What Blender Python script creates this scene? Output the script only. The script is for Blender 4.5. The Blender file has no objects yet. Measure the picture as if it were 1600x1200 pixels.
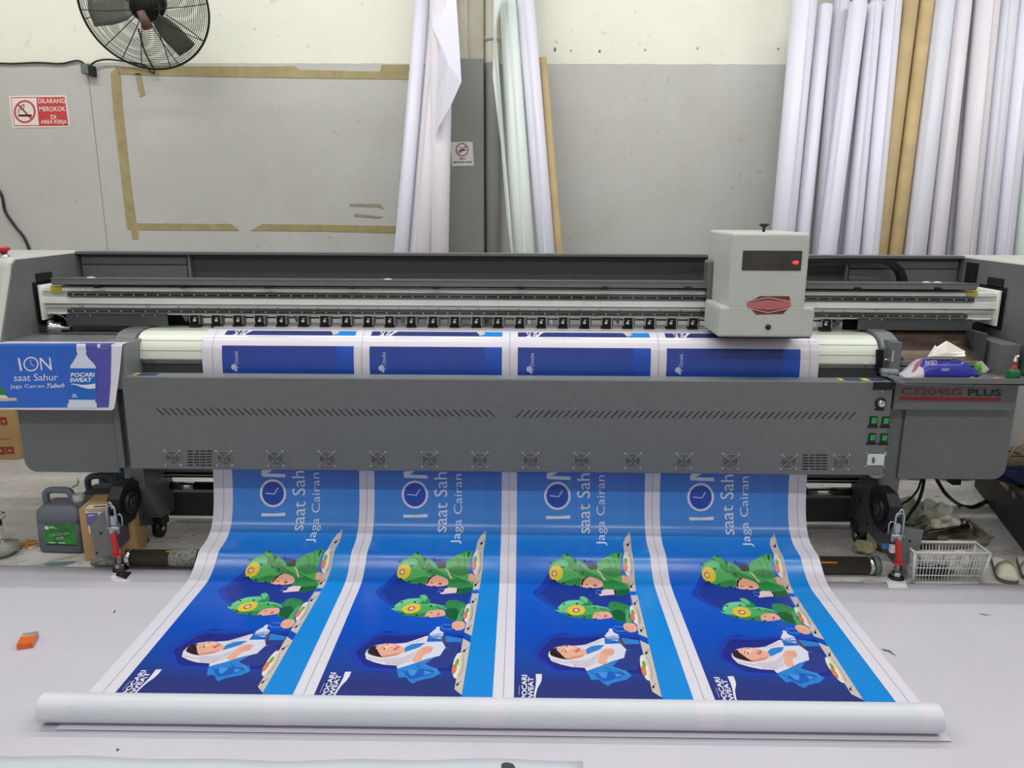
import bpy, bmesh, math, random
from mathutils import Vector, Matrix
random.seed(7)
S = bpy.context.scene
COL = S.collection
R = math.radians

# ------------------------------------------------------------------ camera
F_PX = 1200.0
CAM_Z = 1.70
PITCH, YAW, ROLL = R(13.0), R(0.72), 0.0045
fwd = Vector((-math.sin(YAW)*math.cos(PITCH), math.cos(YAW)*math.cos(PITCH), -math.sin(PITCH)))
right0 = Vector((math.cos(YAW), math.sin(YAW), 0))
up0 = right0.cross(fwd)
# the camera is rolled a hair anticlockwise, so level lines fall slightly to the right
right = right0*math.cos(ROLL) + up0*math.sin(ROLL)
up = up0*math.cos(ROLL) - right0*math.sin(ROLL)
CP = Vector((0, 0, CAM_Z))
cam_data = bpy.data.cameras.new('camera')
cam_data.sensor_width = 36.0
cam_data.lens = 36.0*F_PX/1600.0
cam_data.clip_start = 0.05
cam = bpy.data.objects.new('camera', cam_data)
COL.objects.link(cam)
M3 = Matrix((right, up, -fwd)).transposed()
cam.matrix_world = Matrix.Translation(CP) @ M3.to_4x4()
S.camera = cam

def ray(px, py):
    return (right*((px-800)/F_PX) - up*((py-600)/F_PX) + fwd)
def PY(px, py, Y):
    d = ray(px, py); return CP + d*(Y/d.y)
def PZ(px, py, Z=0.0):
    d = ray(px, py); return CP + d*((Z-CAM_Z)/d.z)
def PX_(px, py, X):
    d = ray(px, py); return CP + d*(X/d.x)

# ------------------------------------------------------------------ world, lamps, exposure
w = bpy.data.worlds.new('room_air'); S.world = w; w.use_nodes = True
w.node_tree.nodes['Background'].inputs[0].default_value = (0.8, 0.85, 1, 1)
w.node_tree.nodes['Background'].inputs[1].default_value = 0.25
S.view_settings.view_transform = 'Standard'
S.view_settings.look = 'None'
S.view_settings.gamma = 1.0
S.view_settings.use_curve_mapping = False
S.view_settings.exposure = 0.0
LAMP_Z = 3.85
LAMP_ROWS = [(0.25, 24, (1.0, 0.985, 1.0)), (1.75, 3, (0.98, 0.98, 1.0)), (2.90, 14, (0.99, 0.99, 0.98)), (4.20, 19, (1.0, 1.0, 0.97))]
LAMP_X = (-3.0, -1.0, 1.0, 3.0)
for (ly, power, colr) in LAMP_ROWS:
    for lx in LAMP_X:
        ld = bpy.data.lights.new('tube_light', 'AREA')
        ld.shape = 'RECTANGLE'; ld.size = 1.5; ld.size_y = 0.05
        ld.energy = power; ld.color = colr
        lo = bpy.data.objects.new('tube_light', ld)
        lo.location = (lx, ly, LAMP_Z)
        COL.objects.link(lo)

# ------------------------------------------------------------------ materials
def lin(c):
    if isinstance(c, str):
        c = [int(c[i:i+2], 16) for i in (1, 3, 5)]
    return tuple(((v/255)/12.92 if v/255 <= 0.04045 else ((v/255+0.055)/1.055)**2.4) for v in c)+(1.0,)
MATS = {}
def mat(name, c, rough=0.5, metal=0.0, var=0.06, scale=6.0, bump=0.0, spec=0.5, trans=0.0, emit=None, coat=0.0, stretch=None, alpha=1.0, ior=1.45):
    if name in MATS: return MATS[name]
    m = bpy.data.materials.new(name); m.use_nodes = True
    nt = m.node_tree; b = nt.nodes['Principled BSDF']
    b.inputs['Roughness'].default_value = rough
    b.inputs['Metallic'].default_value = metal
    b.inputs['Specular IOR Level'].default_value = spec
    b.inputs['IOR'].default_value = ior
    b.inputs['Transmission Weight'].default_value = trans
    b.inputs['Coat Weight'].default_value = coat
    b.inputs['Alpha'].default_value = alpha
    col = lin(c)
    if var > 0:
        tc = nt.nodes.new('ShaderNodeTexCoord')
        mp = nt.nodes.new('ShaderNodeMapping')
        if stretch: mp.inputs['Scale'].default_value = stretch
        n = nt.nodes.new('ShaderNodeTexNoise'); n.inputs['Scale'].default_value = scale
        n.inputs['Detail'].default_value = 5.0
        rp = nt.nodes.new('ShaderNodeValToRGB')
        lo_ = tuple(max(0, v*(1-var)) for v in col[:3])+(1,)
        hi_ = tuple(min(1, v*(1+var)) for v in col[:3])+(1,)
        rp.color_ramp.elements[0].color = lo_; rp.color_ramp.elements[0].position = 0.3
        rp.color_ramp.elements[1].color = hi_; rp.color_ramp.elements[1].position = 0.7
        nt.links.new(tc.outputs['Object'], mp.inputs['Vector'])
        nt.links.new(mp.outputs['Vector'], n.inputs['Vector'])
        nt.links.new(n.outputs['Fac'], rp.inputs['Fac'])
        nt.links.new(rp.outputs['Color'], b.inputs['Base Color'])
        if bump > 0:
            bp = nt.nodes.new('ShaderNodeBump'); bp.inputs['Strength'].default_value = bump
            bp.inputs['Distance'].default_value = 0.02
            nt.links.new(n.outputs['Fac'], bp.inputs['Height'])
            nt.links.new(bp.outputs['Normal'], b.inputs['Normal'])
    else:
        b.inputs['Base Color'].default_value = col
    if emit:
        b.inputs['Emission Color'].default_value = lin(emit[0]); b.inputs['Emission Strength'].default_value = emit[1]
    MATS[name] = m
    return m

GREY = mat('machine_grey_paint', (107, 110, 111), 0.42, var=0.05, scale=40)
GREY_D = mat('machine_dark_paint', (74, 77, 79), 0.5, var=0.06, scale=30)
GREY_L = mat('light_grey_paint', (122, 126, 127), 0.4, var=0.04)
WHITE_P = mat('off_white_shell', (186, 189, 182), 0.38, var=0.03)
PLATE = mat('enamelled_plate', (226, 232, 218), 0.3, var=0.02)
BLACK = mat('black_plastic', (20, 20, 22), 0.45, var=0.1)
BLACK_M = mat('black_matt', (10, 10, 11), 0.8, var=0.1)
ALU = mat('brushed_aluminium', (214, 217, 210), 0.4, metal=0.35, var=0.08, scale=12, stretch=(0.3, 1, 8))
ALU_W = mat('satin_aluminium', (240, 244, 238), 0.5, metal=0.05, var=0.04, scale=12)
STEEL = mat('rail_steel', (112, 116, 120), 0.22, metal=0.95, var=0.25, scale=2.5, stretch=(1, 1, 1))
CHROME = mat('chrome', (205, 205, 205), 0.15, metal=1.0, var=0.05)
VINYL = mat('white_vinyl', (222, 219, 230), 0.3, var=0.02, scale=3, spec=0.55)
RED = mat('red_plastic', (190, 45, 45), 0.4, var=0.05)
YELLOW = mat('yellow_label', (196, 184, 60), 0.6, var=0.15, scale=20)
GREEN_SW = mat('green_switch', (20, 130, 60), 0.3, emit=((20, 150, 70), 0.25), var=0)

def flat(name, c, rough=0.45, **k):
    return mat(name, c, rough, var=0.0, **k)

# ------------------------------------------------------------------ mesh building
class MB:
    def __init__(self):
        self.v = []; self.f = []; self.m = []; self.mats = []; self.sm = []
    def mi(self, m):
        if m not in self.mats: self.mats.append(m)
        return self.mats.index(m)
    def add(self, vs, fs, m, smooth=False):
        o = len(self.v); self.v += [tuple(x) for x in vs]; k = self.mi(m)
        for f in fs:
            self.f.append([o+i for i in f]); self.m.append(k); self.sm.append(smooth)
    def box(self, x0, x1, y0, y1, z0, z1, m, rot=None, piv=None):
        if x0 > x1: x0, x1 = x1, x0
        if y0 > y1: y0, y1 = y1, y0
        if z0 > z1: z0, z1 = z1, z0
        vs = [Vector(p) for p in ((x0,y0,z0),(x1,y0,z0),(x1,y1,z0),(x0,y1,z0),(x0,y0,z1),(x1,y0,z1),(x1,y1,z1),(x0,y1,z1))]
        if rot is not None:
            c = Vector(piv) if piv else Vector(((x0+x1)/2,(y0+y1)/2,(z0+z1)/2))
            vs = [c + rot @ (v-c) for v in vs]
        self.add(vs, [(0,3,2,1),(4,5,6,7),(0,1,5,4),(1,2,6,5),(2,3,7,6),(3,0,4,7)], m)
        return self
    def prism(self, poly, a0, a1, m, axis='x', smooth=False, caps=True):
        """poly in the two other axes; axis x: (y,z); y: (x,z); z: (x,y)"""
        def P(p, a):
            if axis == 'x': return (a, p[0], p[1])
            if axis == 'y': return (p[0], a, p[1])
            return (p[0], p[1], a)
        n = len(poly)
        vs = [P(p, a0) for p in poly] + [P(p, a1) for p in poly]
        sides = [(i, (i+1) % n, n+(i+1) % n, n+i) for i in range(n)]
        self.add(vs, sides, m, smooth)
        if caps:
            self.add(vs, [tuple(range(n))[::-1], tuple(range(n, 2*n))], m)
        return self
    def cyl(self, p0, p1, r0, r1=None, m=None, n=20, caps=True, smooth=True):
        p0 = Vector(p0); p1 = Vector(p1); r1 = r0 if r1 is None else r1
        d = (p1-p0).normalized()
        a = d.orthogonal().normalized(); b = d.cross(a)
        vs = []
        for p, r in ((p0, r0), (p1, r1)):
            for i in range(n):
                t = 2*math.pi*i/n
                vs.append(p + (a*math.cos(t)+b*math.sin(t))*r)
        self.add(vs, [(i, (i+1) % n, n+(i+1) % n, n+i) for i in range(n)], m, smooth)
        if caps:
            self.add(vs, [tuple(range(n))[::-1], tuple(range(n, 2*n))], m)
        return self
    def pipe(self, p0, p1, r0, r1, m, inner=0.8, n=28, m_in=None, depth=0.15):
        """a rolled tube with an open, hollow upper end"""
        p0 = Vector(p0); p1 = Vector(p1); d = (p1-p0).normalized()
        self.cyl(p0, p1, r0, r1, m, n, caps=False)
        a = d.orthogonal().normalized(); b = d.cross(a)
        rings = [(p1, r1), (p1, r1*inner), (p1-d*depth, r1*inner)]
        vs = []
        for p, r in rings:
            for i in range(n):
                t = 2*math.pi*i/n; vs.append(p+(a*math.cos(t)+b*math.sin(t))*r)
        fs = []
        for k in range(2):
            fs += [(k*n+i, k*n+(i+1) % n, (k+1)*n+(i+1) % n, (k+1)*n+i) for i in range(n)]
        fs.append(tuple(range(2*n, 3*n)))
        self.add(vs, fs, m_in or m)
        vs = [p0+(a*math.cos(2*math.pi*i/n)+b*math.sin(2*math.pi*i/n))*r0 for i in range(n)]
        self.add(vs, [tuple(range(n))[::-1]], m)
        return self
    def tube(self, pts, r, m, n=8, closed=False):
        pts = [Vector(p) for p in pts]
        N = len(pts); vs = []; prev = None
        for i, p in enumerate(pts):
            if closed: t = (pts[(i+1) % N]-pts[i-1]).normalized()
            else: t = (pts[min(i+1, N-1)]-pts[max(i-1, 0)]).normalized()
            if prev is None: a = t.orthogonal().normalized()
            else:
                a = prev - t*prev.dot(t)
                a = a.normalized() if a.length > 1e-6 else t.orthogonal().normalized()
            prev = a; b = t.cross(a)
            rr = r[i] if isinstance(r, (list, tuple)) else r
            for k in range(n):
                q = 2*math.pi*k/n; vs.append(p+(a*math.cos(q)+b*math.sin(q))*rr)
        fs = []
        for i in range(N if closed else N-1):
            j = (i+1) % N
            for k in range(n): fs.append((i*n+k, i*n+(k+1) % n, j*n+(k+1) % n, j*n+k))
        if not closed: fs += [tuple(range(n))[::-1], tuple(range((N-1)*n, N*n))]
        self.add(vs, fs, m, True)
        return self
    def lathe(self, c, prof, m, n=28, axis=Vector((0, 0, 1)), smooth=True):
        """prof: (radius, height) pairs"""
        c = Vector(c); axis = Vector(axis).normalized()
        a = axis.orthogonal().normalized(); b = axis.cross(a); vs = []
        for r, h in prof:
            for i in range(n):
                t = 2*math.pi*i/n; vs.append(c+axis*h+(a*math.cos(t)+b*math.sin(t))*max(r, 1e-5))
        fs = []
        for k in range(len(prof)-1):
            fs += [(k*n+i, k*n+(i+1) % n, (k+1)*n+(i+1) % n, (k+1)*n+i) for i in range(n)]
        self.add(vs, fs, m, smooth)
        return self
    def grid(self, rows, m, smooth=True, closed_u=False):
        nr = len(rows); nc = len(rows[0]); vs = [p for r_ in rows for p in r_]
        fs = []
        for i in range(nr-1):
            for j in range(nc if closed_u else nc-1):
                k = (j+1) % nc
                fs.append((i*nc+j, i*nc+k, (i+1)*nc+k, (i+1)*nc+j))
        self.add(vs, fs, m, smooth)
        return self

def link(name, me, parent=None):
    o = bpy.data.objects.new(name, me); COL.objects.link(o)
    if parent is not None:
        o.parent = parent
        o.matrix_parent_inverse = ROOTLOC.get(parent.name, Matrix.Identity(4))
    return o
ROOTLOC = {}
def build(name, mb, parent=None, bevel=0.0, seg=2, solid=0.0, weld=True, label=None):
    me = bpy.data.meshes.new(name)
    me.from_pydata([tuple(v) for v in mb.v], [], mb.f)
    for m in mb.mats: me.materials.append(m)
    me.polygons.foreach_set('material_index', mb.m)
    me.polygons.foreach_set('use_smooth', mb.sm)
    bm = bmesh.new(); bm.from_mesh(me)
    if weld: bmesh.ops.remove_doubles(bm, verts=bm.verts, dist=1e-5)
    bmesh.ops.recalc_face_normals(bm, faces=bm.faces)
    bm.to_mesh(me); bm.free()
    me.update()
    o = link(name, me, parent)
    if solid:
        s_ = o.modifiers.new('thickness', 'SOLIDIFY'); s_.thickness = solid; s_.offset = 0
    if bevel:
        b_ = o.modifiers.new('bevel', 'BEVEL'); b_.width = bevel; b_.segments = seg; b_.limit_method = 'ANGLE'; b_.angle_limit = R(40)
    if label: o['label'] = label
    return o
def tag(o, label, cat, group=None, kind=None):
    o['label'] = label; o['category'] = cat
    if group: o['group'] = group
    if kind: o['kind'] = kind
    return o
def thing(name, loc, label, cat, group=None):
    o = bpy.data.objects.new(name, None); COL.objects.link(o)
    o.location = loc; o.empty_display_size = 0.1
    ROOTLOC[o.name] = Matrix.Translation(-Vector(loc))
    return tag(o, label, cat, group)
def struct(name, mb, parent=None, **k):
    o = build(name, mb, parent, **k)
    if parent is None: o['kind'] = 'structure'
    return o
def rrect(x0, x1, z0, z1, r, n=6, corners=(1, 1, 1, 1)):
    """rounded rectangle, corners order: x0z0, x1z0, x1z1, x0z1"""
    out = []
    for (cx, cz, a0, k) in ((x0+r, z0+r, 180, 0), (x1-r, z0+r, 270, 1), (x1-r, z1-r, 0, 2), (x0+r, z1-r, 90, 3)):
        if corners[k]:
            for i in range(n+1):
                t = R(a0+90*i/n); out.append((cx+r*math.cos(t), cz+r*math.sin(t)))
        else:
            out.append(((x0, z0), (x1, z0), (x1, z1), (x0, z1))[k])
    return out
def catmull(pts, per=8, closed=False):
    n = len(pts); out = []; dim = len(pts[0])
    rng = range(n) if closed else range(n-1)
    for i in rng:
        if closed: p = [pts[(i-1) % n], pts[i], pts[(i+1) % n], pts[(i+2) % n]]
        else: p = [pts[max(i-1, 0)], pts[i], pts[i+1], pts[min(i+2, n-1)]]
        for k in range(per):
            t = k/per
            out.append(tuple(0.5*((2*p[1][d])+(-p[0][d]+p[2][d])*t+(2*p[0][d]-5*p[1][d]+4*p[2][d]-p[3][d])*t*t+(-p[0][d]+3*p[1][d]-3*p[2][d]+p[3][d])*t**3) for d in range(dim)))
    if not closed: out.append(tuple(pts[-1]))
    return out

# ------------------------------------------------------------------ lettering and printed art
_TXT = {}
def text_mesh(s, bold=0.0, shear=0.0):
    """2-D triangulated lettering, normalised: x 0..1, y in units of the same scale; returns verts, faces, height"""
    key = (s, bold, shear)
    if key in _TXT: return _TXT[key]
    cu = bpy.data.curves.new('t', 'FONT'); cu.body = s; cu.offset = bold; cu.shear = shear; cu.resolution_u = 3
    ob = bpy.data.objects.new('t', cu); COL.objects.link(ob)
    dg = bpy.context.evaluated_depsgraph_get()
    me = bpy.data.meshes.new_from_object(ob.evaluated_get(dg))
    vs = [(v.co.x, v.co.y) for v in me.vertices]; fs = [tuple(p.vertices) for p in me.polygons]
    COL.objects.unlink(ob); bpy.data.objects.remove(ob); bpy.data.curves.remove(cu); bpy.data.meshes.remove(me)
    x0 = min(v[0] for v in vs); x1 = max(v[0] for v in vs); W = x1-x0
    y0 = min(v[1] for v in vs); y1 = max(v[1] for v in vs)
    vs = [((v[0]-x0)/W, (v[1]-y0)/(y1-y0)) for v in vs]
    _TXT[key] = (vs, fs); return _TXT[key]

class Art:
    """coloured shapes laid in a flat (u, v) sheet, then wrapped by to3d(u, v, lift)"""
    def __init__(self, to2d, to3d, eps=0.0004, cuts=None):
        self.to2d = to2d; self.to3d = to3d; self.eps = eps; self.cuts = cuts
        self.items = []; self.layer = 1; self.clip = None
    def poly(self, pts, m, smooth=False, raw=False, same=False):
        p = [q if raw else self.to2d(*q) for q in pts]
        if smooth: p = catmull(p, 5, True)
        if not same: self.layer += 1
        self.items.append((p, [tuple(range(len(p)))], m, self.layer))
    def ell(self, cx, cy, rx, ry, m, rot=0.0, n=22, same=False, jag=0.0):
        pts = []
        for i in range(n):
            t = 2*math.pi*i/n; k = 1+jag*(i % 2)
            x = rx*math.cos(t)*k; y = ry*math.sin(t)*k
            pts.append((cx+x*math.cos(rot)-y*math.sin(rot), cy+x*math.sin(rot)+y*math.cos(rot)))
        self.poly(pts, m, same=same)
    def line(self, pts, wd, m, same=False):
        """open polyline of width wd (in source units)"""
        L = []; Rr = []
        for i, p in enumerate(pts):
            a = pts[max(i-1, 0)]; b = pts[min(i+1, len(pts)-1)]
            dx, dy = b[0]-a[0], b[1]-a[1]; l = math.hypot(dx, dy) or 1
            nx, ny = -dy/l*wd/2, dx/l*wd/2
            L.append((p[0]+nx, p[1]+ny)); Rr.append((p[0]-nx, p[1]-ny))
        if not same: self.layer += 1
        for i in range(len(pts)-1):
            q = [self.to2d(*z) for z in (L[i], L[i+1], Rr[i+1], Rr[i])]
            self.items.append((q, [(0, 1, 2, 3)], m, self.layer))
    def ring(self, cx, cy, rx, ry, wd, m, n=40):
        self.layer += 1
        for i in range(n):
            t0 = 2*math.pi*i/n; t1 = 2*math.pi*(i+1)/n
            q = [(cx+rx*math.cos(t0), cy+ry*math.sin(t0)), (cx+rx*math.cos(t1), cy+ry*math.sin(t1)),
                 (cx+(rx-wd)*math.cos(t1), cy+(ry-wd)*math.sin(t1)), (cx+(rx-wd)*math.cos(t0), cy+(ry-wd)*math.sin(t0))]
            self.items.append(([self.to2d(*z) for z in q], [(0, 1, 2, 3)], m, self.layer))
    def text(self, s, o, ex, ey, m, bold=0.0, shear=0.0):
        """o: lower-left corner, ex: point at the end of the baseline, ey: point at the top of the line start"""
        vs, fs = text_mesh(s, bold, shear); self.layer += 1
        pts = [self.to2d(o[0]+(ex[0]-o[0])*a+(ey[0]-o[0])*b, o[1]+(ex[1]-o[1])*a+(ey[1]-o[1])*b) for a, b in vs]
        self.items.append((pts, fs, m, self.layer))
    def build(self, name, parent=None, smooth=True):
        mats = []; out = bmesh.new()
        # stack a shape one layer above whatever printed shape it overlaps
        lay = []; prev = {}; boxes = []
        for pts, fs, m, layer in self.items:
            bb = (min(p[0] for p in pts), max(p[0] for p in pts), min(p[1] for p in pts), max(p[1] for p in pts))
            k = 1
            for (b2, l2, g2) in boxes:
                if g2 != layer and bb[0] < b2[1] and bb[1] > b2[0] and bb[2] < b2[3] and bb[3] > b2[2]: k = max(k, l2+1)
            boxes.append((bb, k, layer)); lay.append(k)
        base_l = getattr(self, 'base', 0)
        for (pts, fs, m, layer_), layer in zip(self.items, lay):
            layer += base_l
            if m not in mats: mats.append(m)
            k = mats.index(m)
            bm = bmesh.new()
            vs = [bm.verts.new((p[0], p[1], 0)) for p in pts]
            for f in fs:
                try: bm.faces.new([vs[i] for i in f])
                except ValueError: pass
            if len(fs) == 1 and len(pts) > 4: bmesh.ops.triangulate(bm, faces=bm.faces)
            if self.clip is not None:
                for (co, no) in self.clip:
                    bmesh.ops.bisect_plane(bm, geom=bm.verts[:]+bm.edges[:]+bm.faces[:], plane_co=co, plane_no=no, clear_outer=True)
            if not bm.verts: bm.free(); continue
            if self.cuts:
                lo_ = min(v.co.y for v in bm.verts); hi_ = max(v.co.y for v in bm.verts)
                for c in self.cuts:
                    if lo_ < c < hi_:
                        bmesh.ops.bisect_plane(bm, geom=bm.verts[:]+bm.edges[:]+bm.faces[:], plane_co=(0, c, 0), plane_no=(0, 1, 0))
            mp = {}
            for v in bm.verts: mp[v] = out.verts.new(self.to3d(v.co.x, v.co.y, self.eps*layer))
            for f in bm.faces:
                try: nf = out.faces.new([mp[v] for v in f.verts])
                except ValueError: continue
                nf.material_index = k; nf.smooth = smooth
            bm.free()
        me = bpy.data.meshes.new(name)
        # turn every face to the viewer's side of the sheet
        out.normal_update()
        for f in out.faces:
            c = f.calc_center_median()
            if f.normal.dot(self.facing(c) if hasattr(self, 'facing') else (CP-c)) < 0: f.normal_flip()
        out.to_mesh(me); out.free()
        for m in mats: me.materials.append(m)
        return link(name, me, parent)

# ================================================================== THE ROOM
WY = 5.30          # back wall
PAINT_Z = PY(500, 99, WY).z
def wall_material():
    m = bpy.data.materials.new('two_tone_wall'); m.use_nodes = True; nt = m.node_tree; b = nt.nodes['Principled BSDF']
    b.inputs['Roughness'].default_value = 0.7
    tc = nt.nodes.new('ShaderNodeTexCoord'); sx = nt.nodes.new('ShaderNodeSeparateXYZ')
    n = nt.nodes.new('ShaderNodeTexNoise'); n.inputs['Scale'].default_value = 2.2; n.inputs['Detail'].default_value = 8; n.inputs['Roughness'].default_value = 0.65
    n2 = nt.nodes.new('ShaderNodeTexNoise'); n2.inputs['Scale'].default_value = 22; n2.inputs['Detail'].default_value = 4
    gr = nt.nodes.new('ShaderNodeValToRGB'); e = gr.color_ramp.elements
    e[0].position = 0.3; e[0].color = lin((192, 191, 185)); e[1].position = 0.72; e[1].color = lin((201, 200, 197))
    cr = nt.nodes.new('ShaderNodeValToRGB'); e = cr.color_ramp.elements
    e[0].position = 0.3; e[0].color = lin((234, 234, 219)); e[1].position = 0.7; e[1].color = lin((241, 241, 229))
    mr = nt.nodes.new('ShaderNodeMath'); mr.operation = 'MULTIPLY_ADD'; mr.inputs[1].default_value = 0.012; mr.inputs[2].default_value = -0.006
    ad = nt.nodes.new('ShaderNodeMath'); ad.operation = 'ADD'
    gt = nt.nodes.new('ShaderNodeMath'); gt.operation = 'GREATER_THAN'; gt.inputs[1].default_value = PAINT_Z
    mx = nt.nodes.new('ShaderNodeMixRGB')
    # scuffs: small dark flecks
    sp = nt.nodes.new('ShaderNodeValToRGB'); e = sp.color_ramp.elements
    e[0].position = 0.27; e[0].color = (0.45, 0.43, 0.4, 1); e[1].position = 0.33; e[1].color = (1, 1, 1, 1)
    mu = nt.nodes.new('ShaderNodeMixRGB'); mu.blend_type = 'MULTIPLY'; mu.inputs[0].default_value = 0.28
    L = nt.links.new
    L(tc.outputs['Object'], sx.inputs[0]); L(tc.outputs['Object'], n.inputs['Vector']); L(tc.outputs['Object'], n2.inputs['Vector'])
    L(n.outputs['Fac'], gr.inputs[0]); L(n.outputs['Fac'], cr.inputs[0])
    L(n2.outputs['Fac'], mr.inputs[0]); L(sx.outputs['Z'], ad.inputs[0]); L(mr.outputs[0], ad.inputs[1]); L(ad.outputs[0], gt.inputs[0])
    L(gt.outputs[0], mx.inputs[0]); L(gr.outputs[0], mx.inputs[1]); L(cr.outputs[0], mx.inputs[2])
    L(n2.outputs['Fac'], sp.inputs[0]); L(mx.outputs[0], mu.inputs[1]); L(sp.outputs[0], mu.inputs[2]); L(mu.outputs[0], b.inputs['Base Color'])
    bp = nt.nodes.new('ShaderNodeBump'); bp.inputs['Strength'].default_value = 0.12; bp.inputs['Distance'].default_value = 0.01
    L(n2.outputs['Fac'], bp.inputs['Height']); L(bp.outputs[0], b.inputs['Normal'])
    return m
WALL = wall_material()
CEIL = mat('ceiling_paint', (225, 224, 218), 0.8, var=0.03)
def floor_material():
    m = bpy.data.materials.new('stained_floor'); m.use_nodes = True; nt = m.node_tree; b = nt.nodes['Principled BSDF']
    b.inputs['Roughness'].default_value = 0.5
    L = nt.links.new
    tc = nt.nodes.new('ShaderNodeTexCoord'); mp = nt.nodes.new('ShaderNodeMapping'); mp.inputs['Scale'].default_value = (1, 2.2, 1)
    mp.inputs['Rotation'].default_value = (0, 0, 0.25)
    n = nt.nodes.new('ShaderNodeTexNoise'); n.inputs['Scale'].default_value = 1.6; n.inputs['Detail'].default_value = 9; n.inputs['Distortion'].default_value = 1.2
    base = nt.nodes.new('ShaderNodeValToRGB'); e = base.color_ramp.elements
    e[0].position = 0.3; e[0].color = lin((186, 183, 180)); e[1].position = 0.7; e[1].color = lin((212, 211, 208))
    L(tc.outputs['Object'], mp.inputs[0]); L(mp.outputs[0], n.inputs['Vector']); L(n.outputs['Fac'], base.inputs[0])
    # thin ink streaks, reddish and grey
    last = base.outputs[0]
    for sc, dist, lo_, hi_, c, f in ((2.1, 2.5, 0.494, 0.506, (190, 120, 120), 0.45), (4.3, 3.0, 0.492, 0.508, (120, 124, 122), 0.5), (13.0, 0.4, 0.70, 0.76, (70, 72, 74), 0.8)):
        q = nt.nodes.new('ShaderNodeTexNoise'); q.inputs['Scale'].default_value = sc; q.inputs['Distortion'].default_value = dist; q.inputs['Detail'].default_value = 3
        L(mp.outputs[0], q.inputs['Vector'])
        r_ = nt.nodes.new('ShaderNodeValToRGB'); el = r_.color_ramp.elements
        el[0].position = lo_-0.012; el[0].color = (0, 0, 0, 1); el[1].position = lo_; el[1].color = (f, f, f, 1)
        if hi_ < 0.6:
            e2 = el.new(hi_); e2.color = (f, f, f, 1); e3 = el.new(hi_+0.012); e3.color = (0, 0, 0, 1)
        g = nt.nodes.new('ShaderNodeTexNoise'); g.inputs['Scale'].default_value = 1.1+sc*0.2
        L(tc.outputs['Object'], g.inputs['Vector'])
        gt = nt.nodes.new('ShaderNodeMath'); gt.operation = 'GREATER_THAN'; gt.inputs[1].default_value = 0.52
        L(g.outputs['Fac'], gt.inputs[0])
        ml = nt.nodes.new('ShaderNodeMath'); ml.operation = 'MULTIPLY'; L(r_.outputs[0], ml.inputs[0]); L(gt.outputs[0], ml.inputs[1])
        L(q.outputs['Fac'], r_.inputs[0])
        mx = nt.nodes.new('ShaderNodeMixRGB'); mx.inputs[2].default_value = lin(c)
        L(ml.outputs[0], mx.inputs[0]); L(last, mx.inputs[1]); last = mx.outputs[0]
    L(last, b.inputs['Base Color'])
    return m
FLOOR = floor_material()
RX, RY0, RH = 4.6, -2.2, 4.0
mb = MB(); mb.box(-RX, RX, RY0, WY, -0.1, 0, FLOOR); struct('floor', mb)
mb = MB(); mb.box(-RX, RX, WY, WY+0.15, 0, RH, WALL); wall = struct('wall_back', mb)
for s, nm in ((-1, 'wall_left'), (1, 'wall_right')):
    mb = MB(); mb.box(s*RX, s*(RX+0.15), RY0, WY, 0, RH, WALL); struct(nm, mb)
mb = MB(); mb.box(-RX, RX, RY0-0.15, RY0, 0, RH, WALL); struct('wall_front', mb)
mb = MB(); mb.box(-RX, RX, RY0, WY, RH, RH+0.1, CEIL); struct('ceiling', mb)
# lamp housings above the tubes
for (ly, p_, c_) in LAMP_ROWS:
    for lx in LAMP_X:
        mb = MB(); mb.box(lx-0.77, lx+0.77, ly-0.05, ly+0.05, LAMP_Z+0.01, RH, WHITE_P)
        o = build('ceiling_light', mb)
        tag(o, 'white ceiling batten of a fluorescent tube, above the printer out of the frame', 'light', 'ceiling light battens')

# pillar, pipe and seams of the back wall
x0 = PY(693, 250, WY-0.10).x; x1 = PY(756, 250, WY-0.10).x; ztop = PY(722, 91, WY-0.10).z
GREYW = mat('grey_wall_paint', (150, 151, 149), 0.65, var=0.05, scale=3)
CREAMW = mat('old_cream_paint', (205, 201, 184), 0.75, var=0.08, scale=5, bump=0.2)
mb = MB(); mb.box(x0, x1, WY-0.10, WY, 0, ztop, GREYW); struct('trim_1', mb, bevel=0.006)
mb = MB(); mb.box(x0-0.02, PY(731, 50, WY-0.07).x, WY-0.07, WY, ztop, RH, CREAMW)
mb.box(PY(731, 50, WY-0.03).x, x1, WY-0.03, WY, ztop, RH, CREAMW)
struct('trim_2', mb, bevel=0.004)
xa = PY(770, 250, WY-0.05).x
mb = MB(); mb.cyl((xa, WY-0.05, 0), (xa, WY-0.05, ztop-0.02), 0.045, m=GREYW)
mb.cyl((xa, WY-0.05, ztop-0.02), (xa, WY-0.05, RH), 0.045, m=CREAMW)
pp = build('wall_pipe', mb); tag(pp, 'vertical drain pipe, grey below and cream above, beside the grey pillar', 'pipe')
zc = PY(768, 61, WY-0.05).z
mb = MB(); mb.cyl((xa, WY-0.05, zc-0.012), (xa, WY-0.05, zc+0.012), 0.052, m=CREAMW); build('pipe_clamp', mb, pp)
mb = MB(); mb.cyl((xa, WY-0.05, 0.0), (xa, WY-0.05, 0.02), 0.05, m=GREYW); build('pipe_socket', mb, pp)
SEAM = flat('seam_shadow_line', (120, 118, 112), 0.8)
mb = MB()
a = PY(137, 110, WY-0.001); b = PY(139, 395, WY-0.001)
mb.box(a.x-0.0012, a.x+0.0012, WY-0.0015, WY, 0.9, a.z, SEAM)
build('panel_seam', mb, wall)
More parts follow.
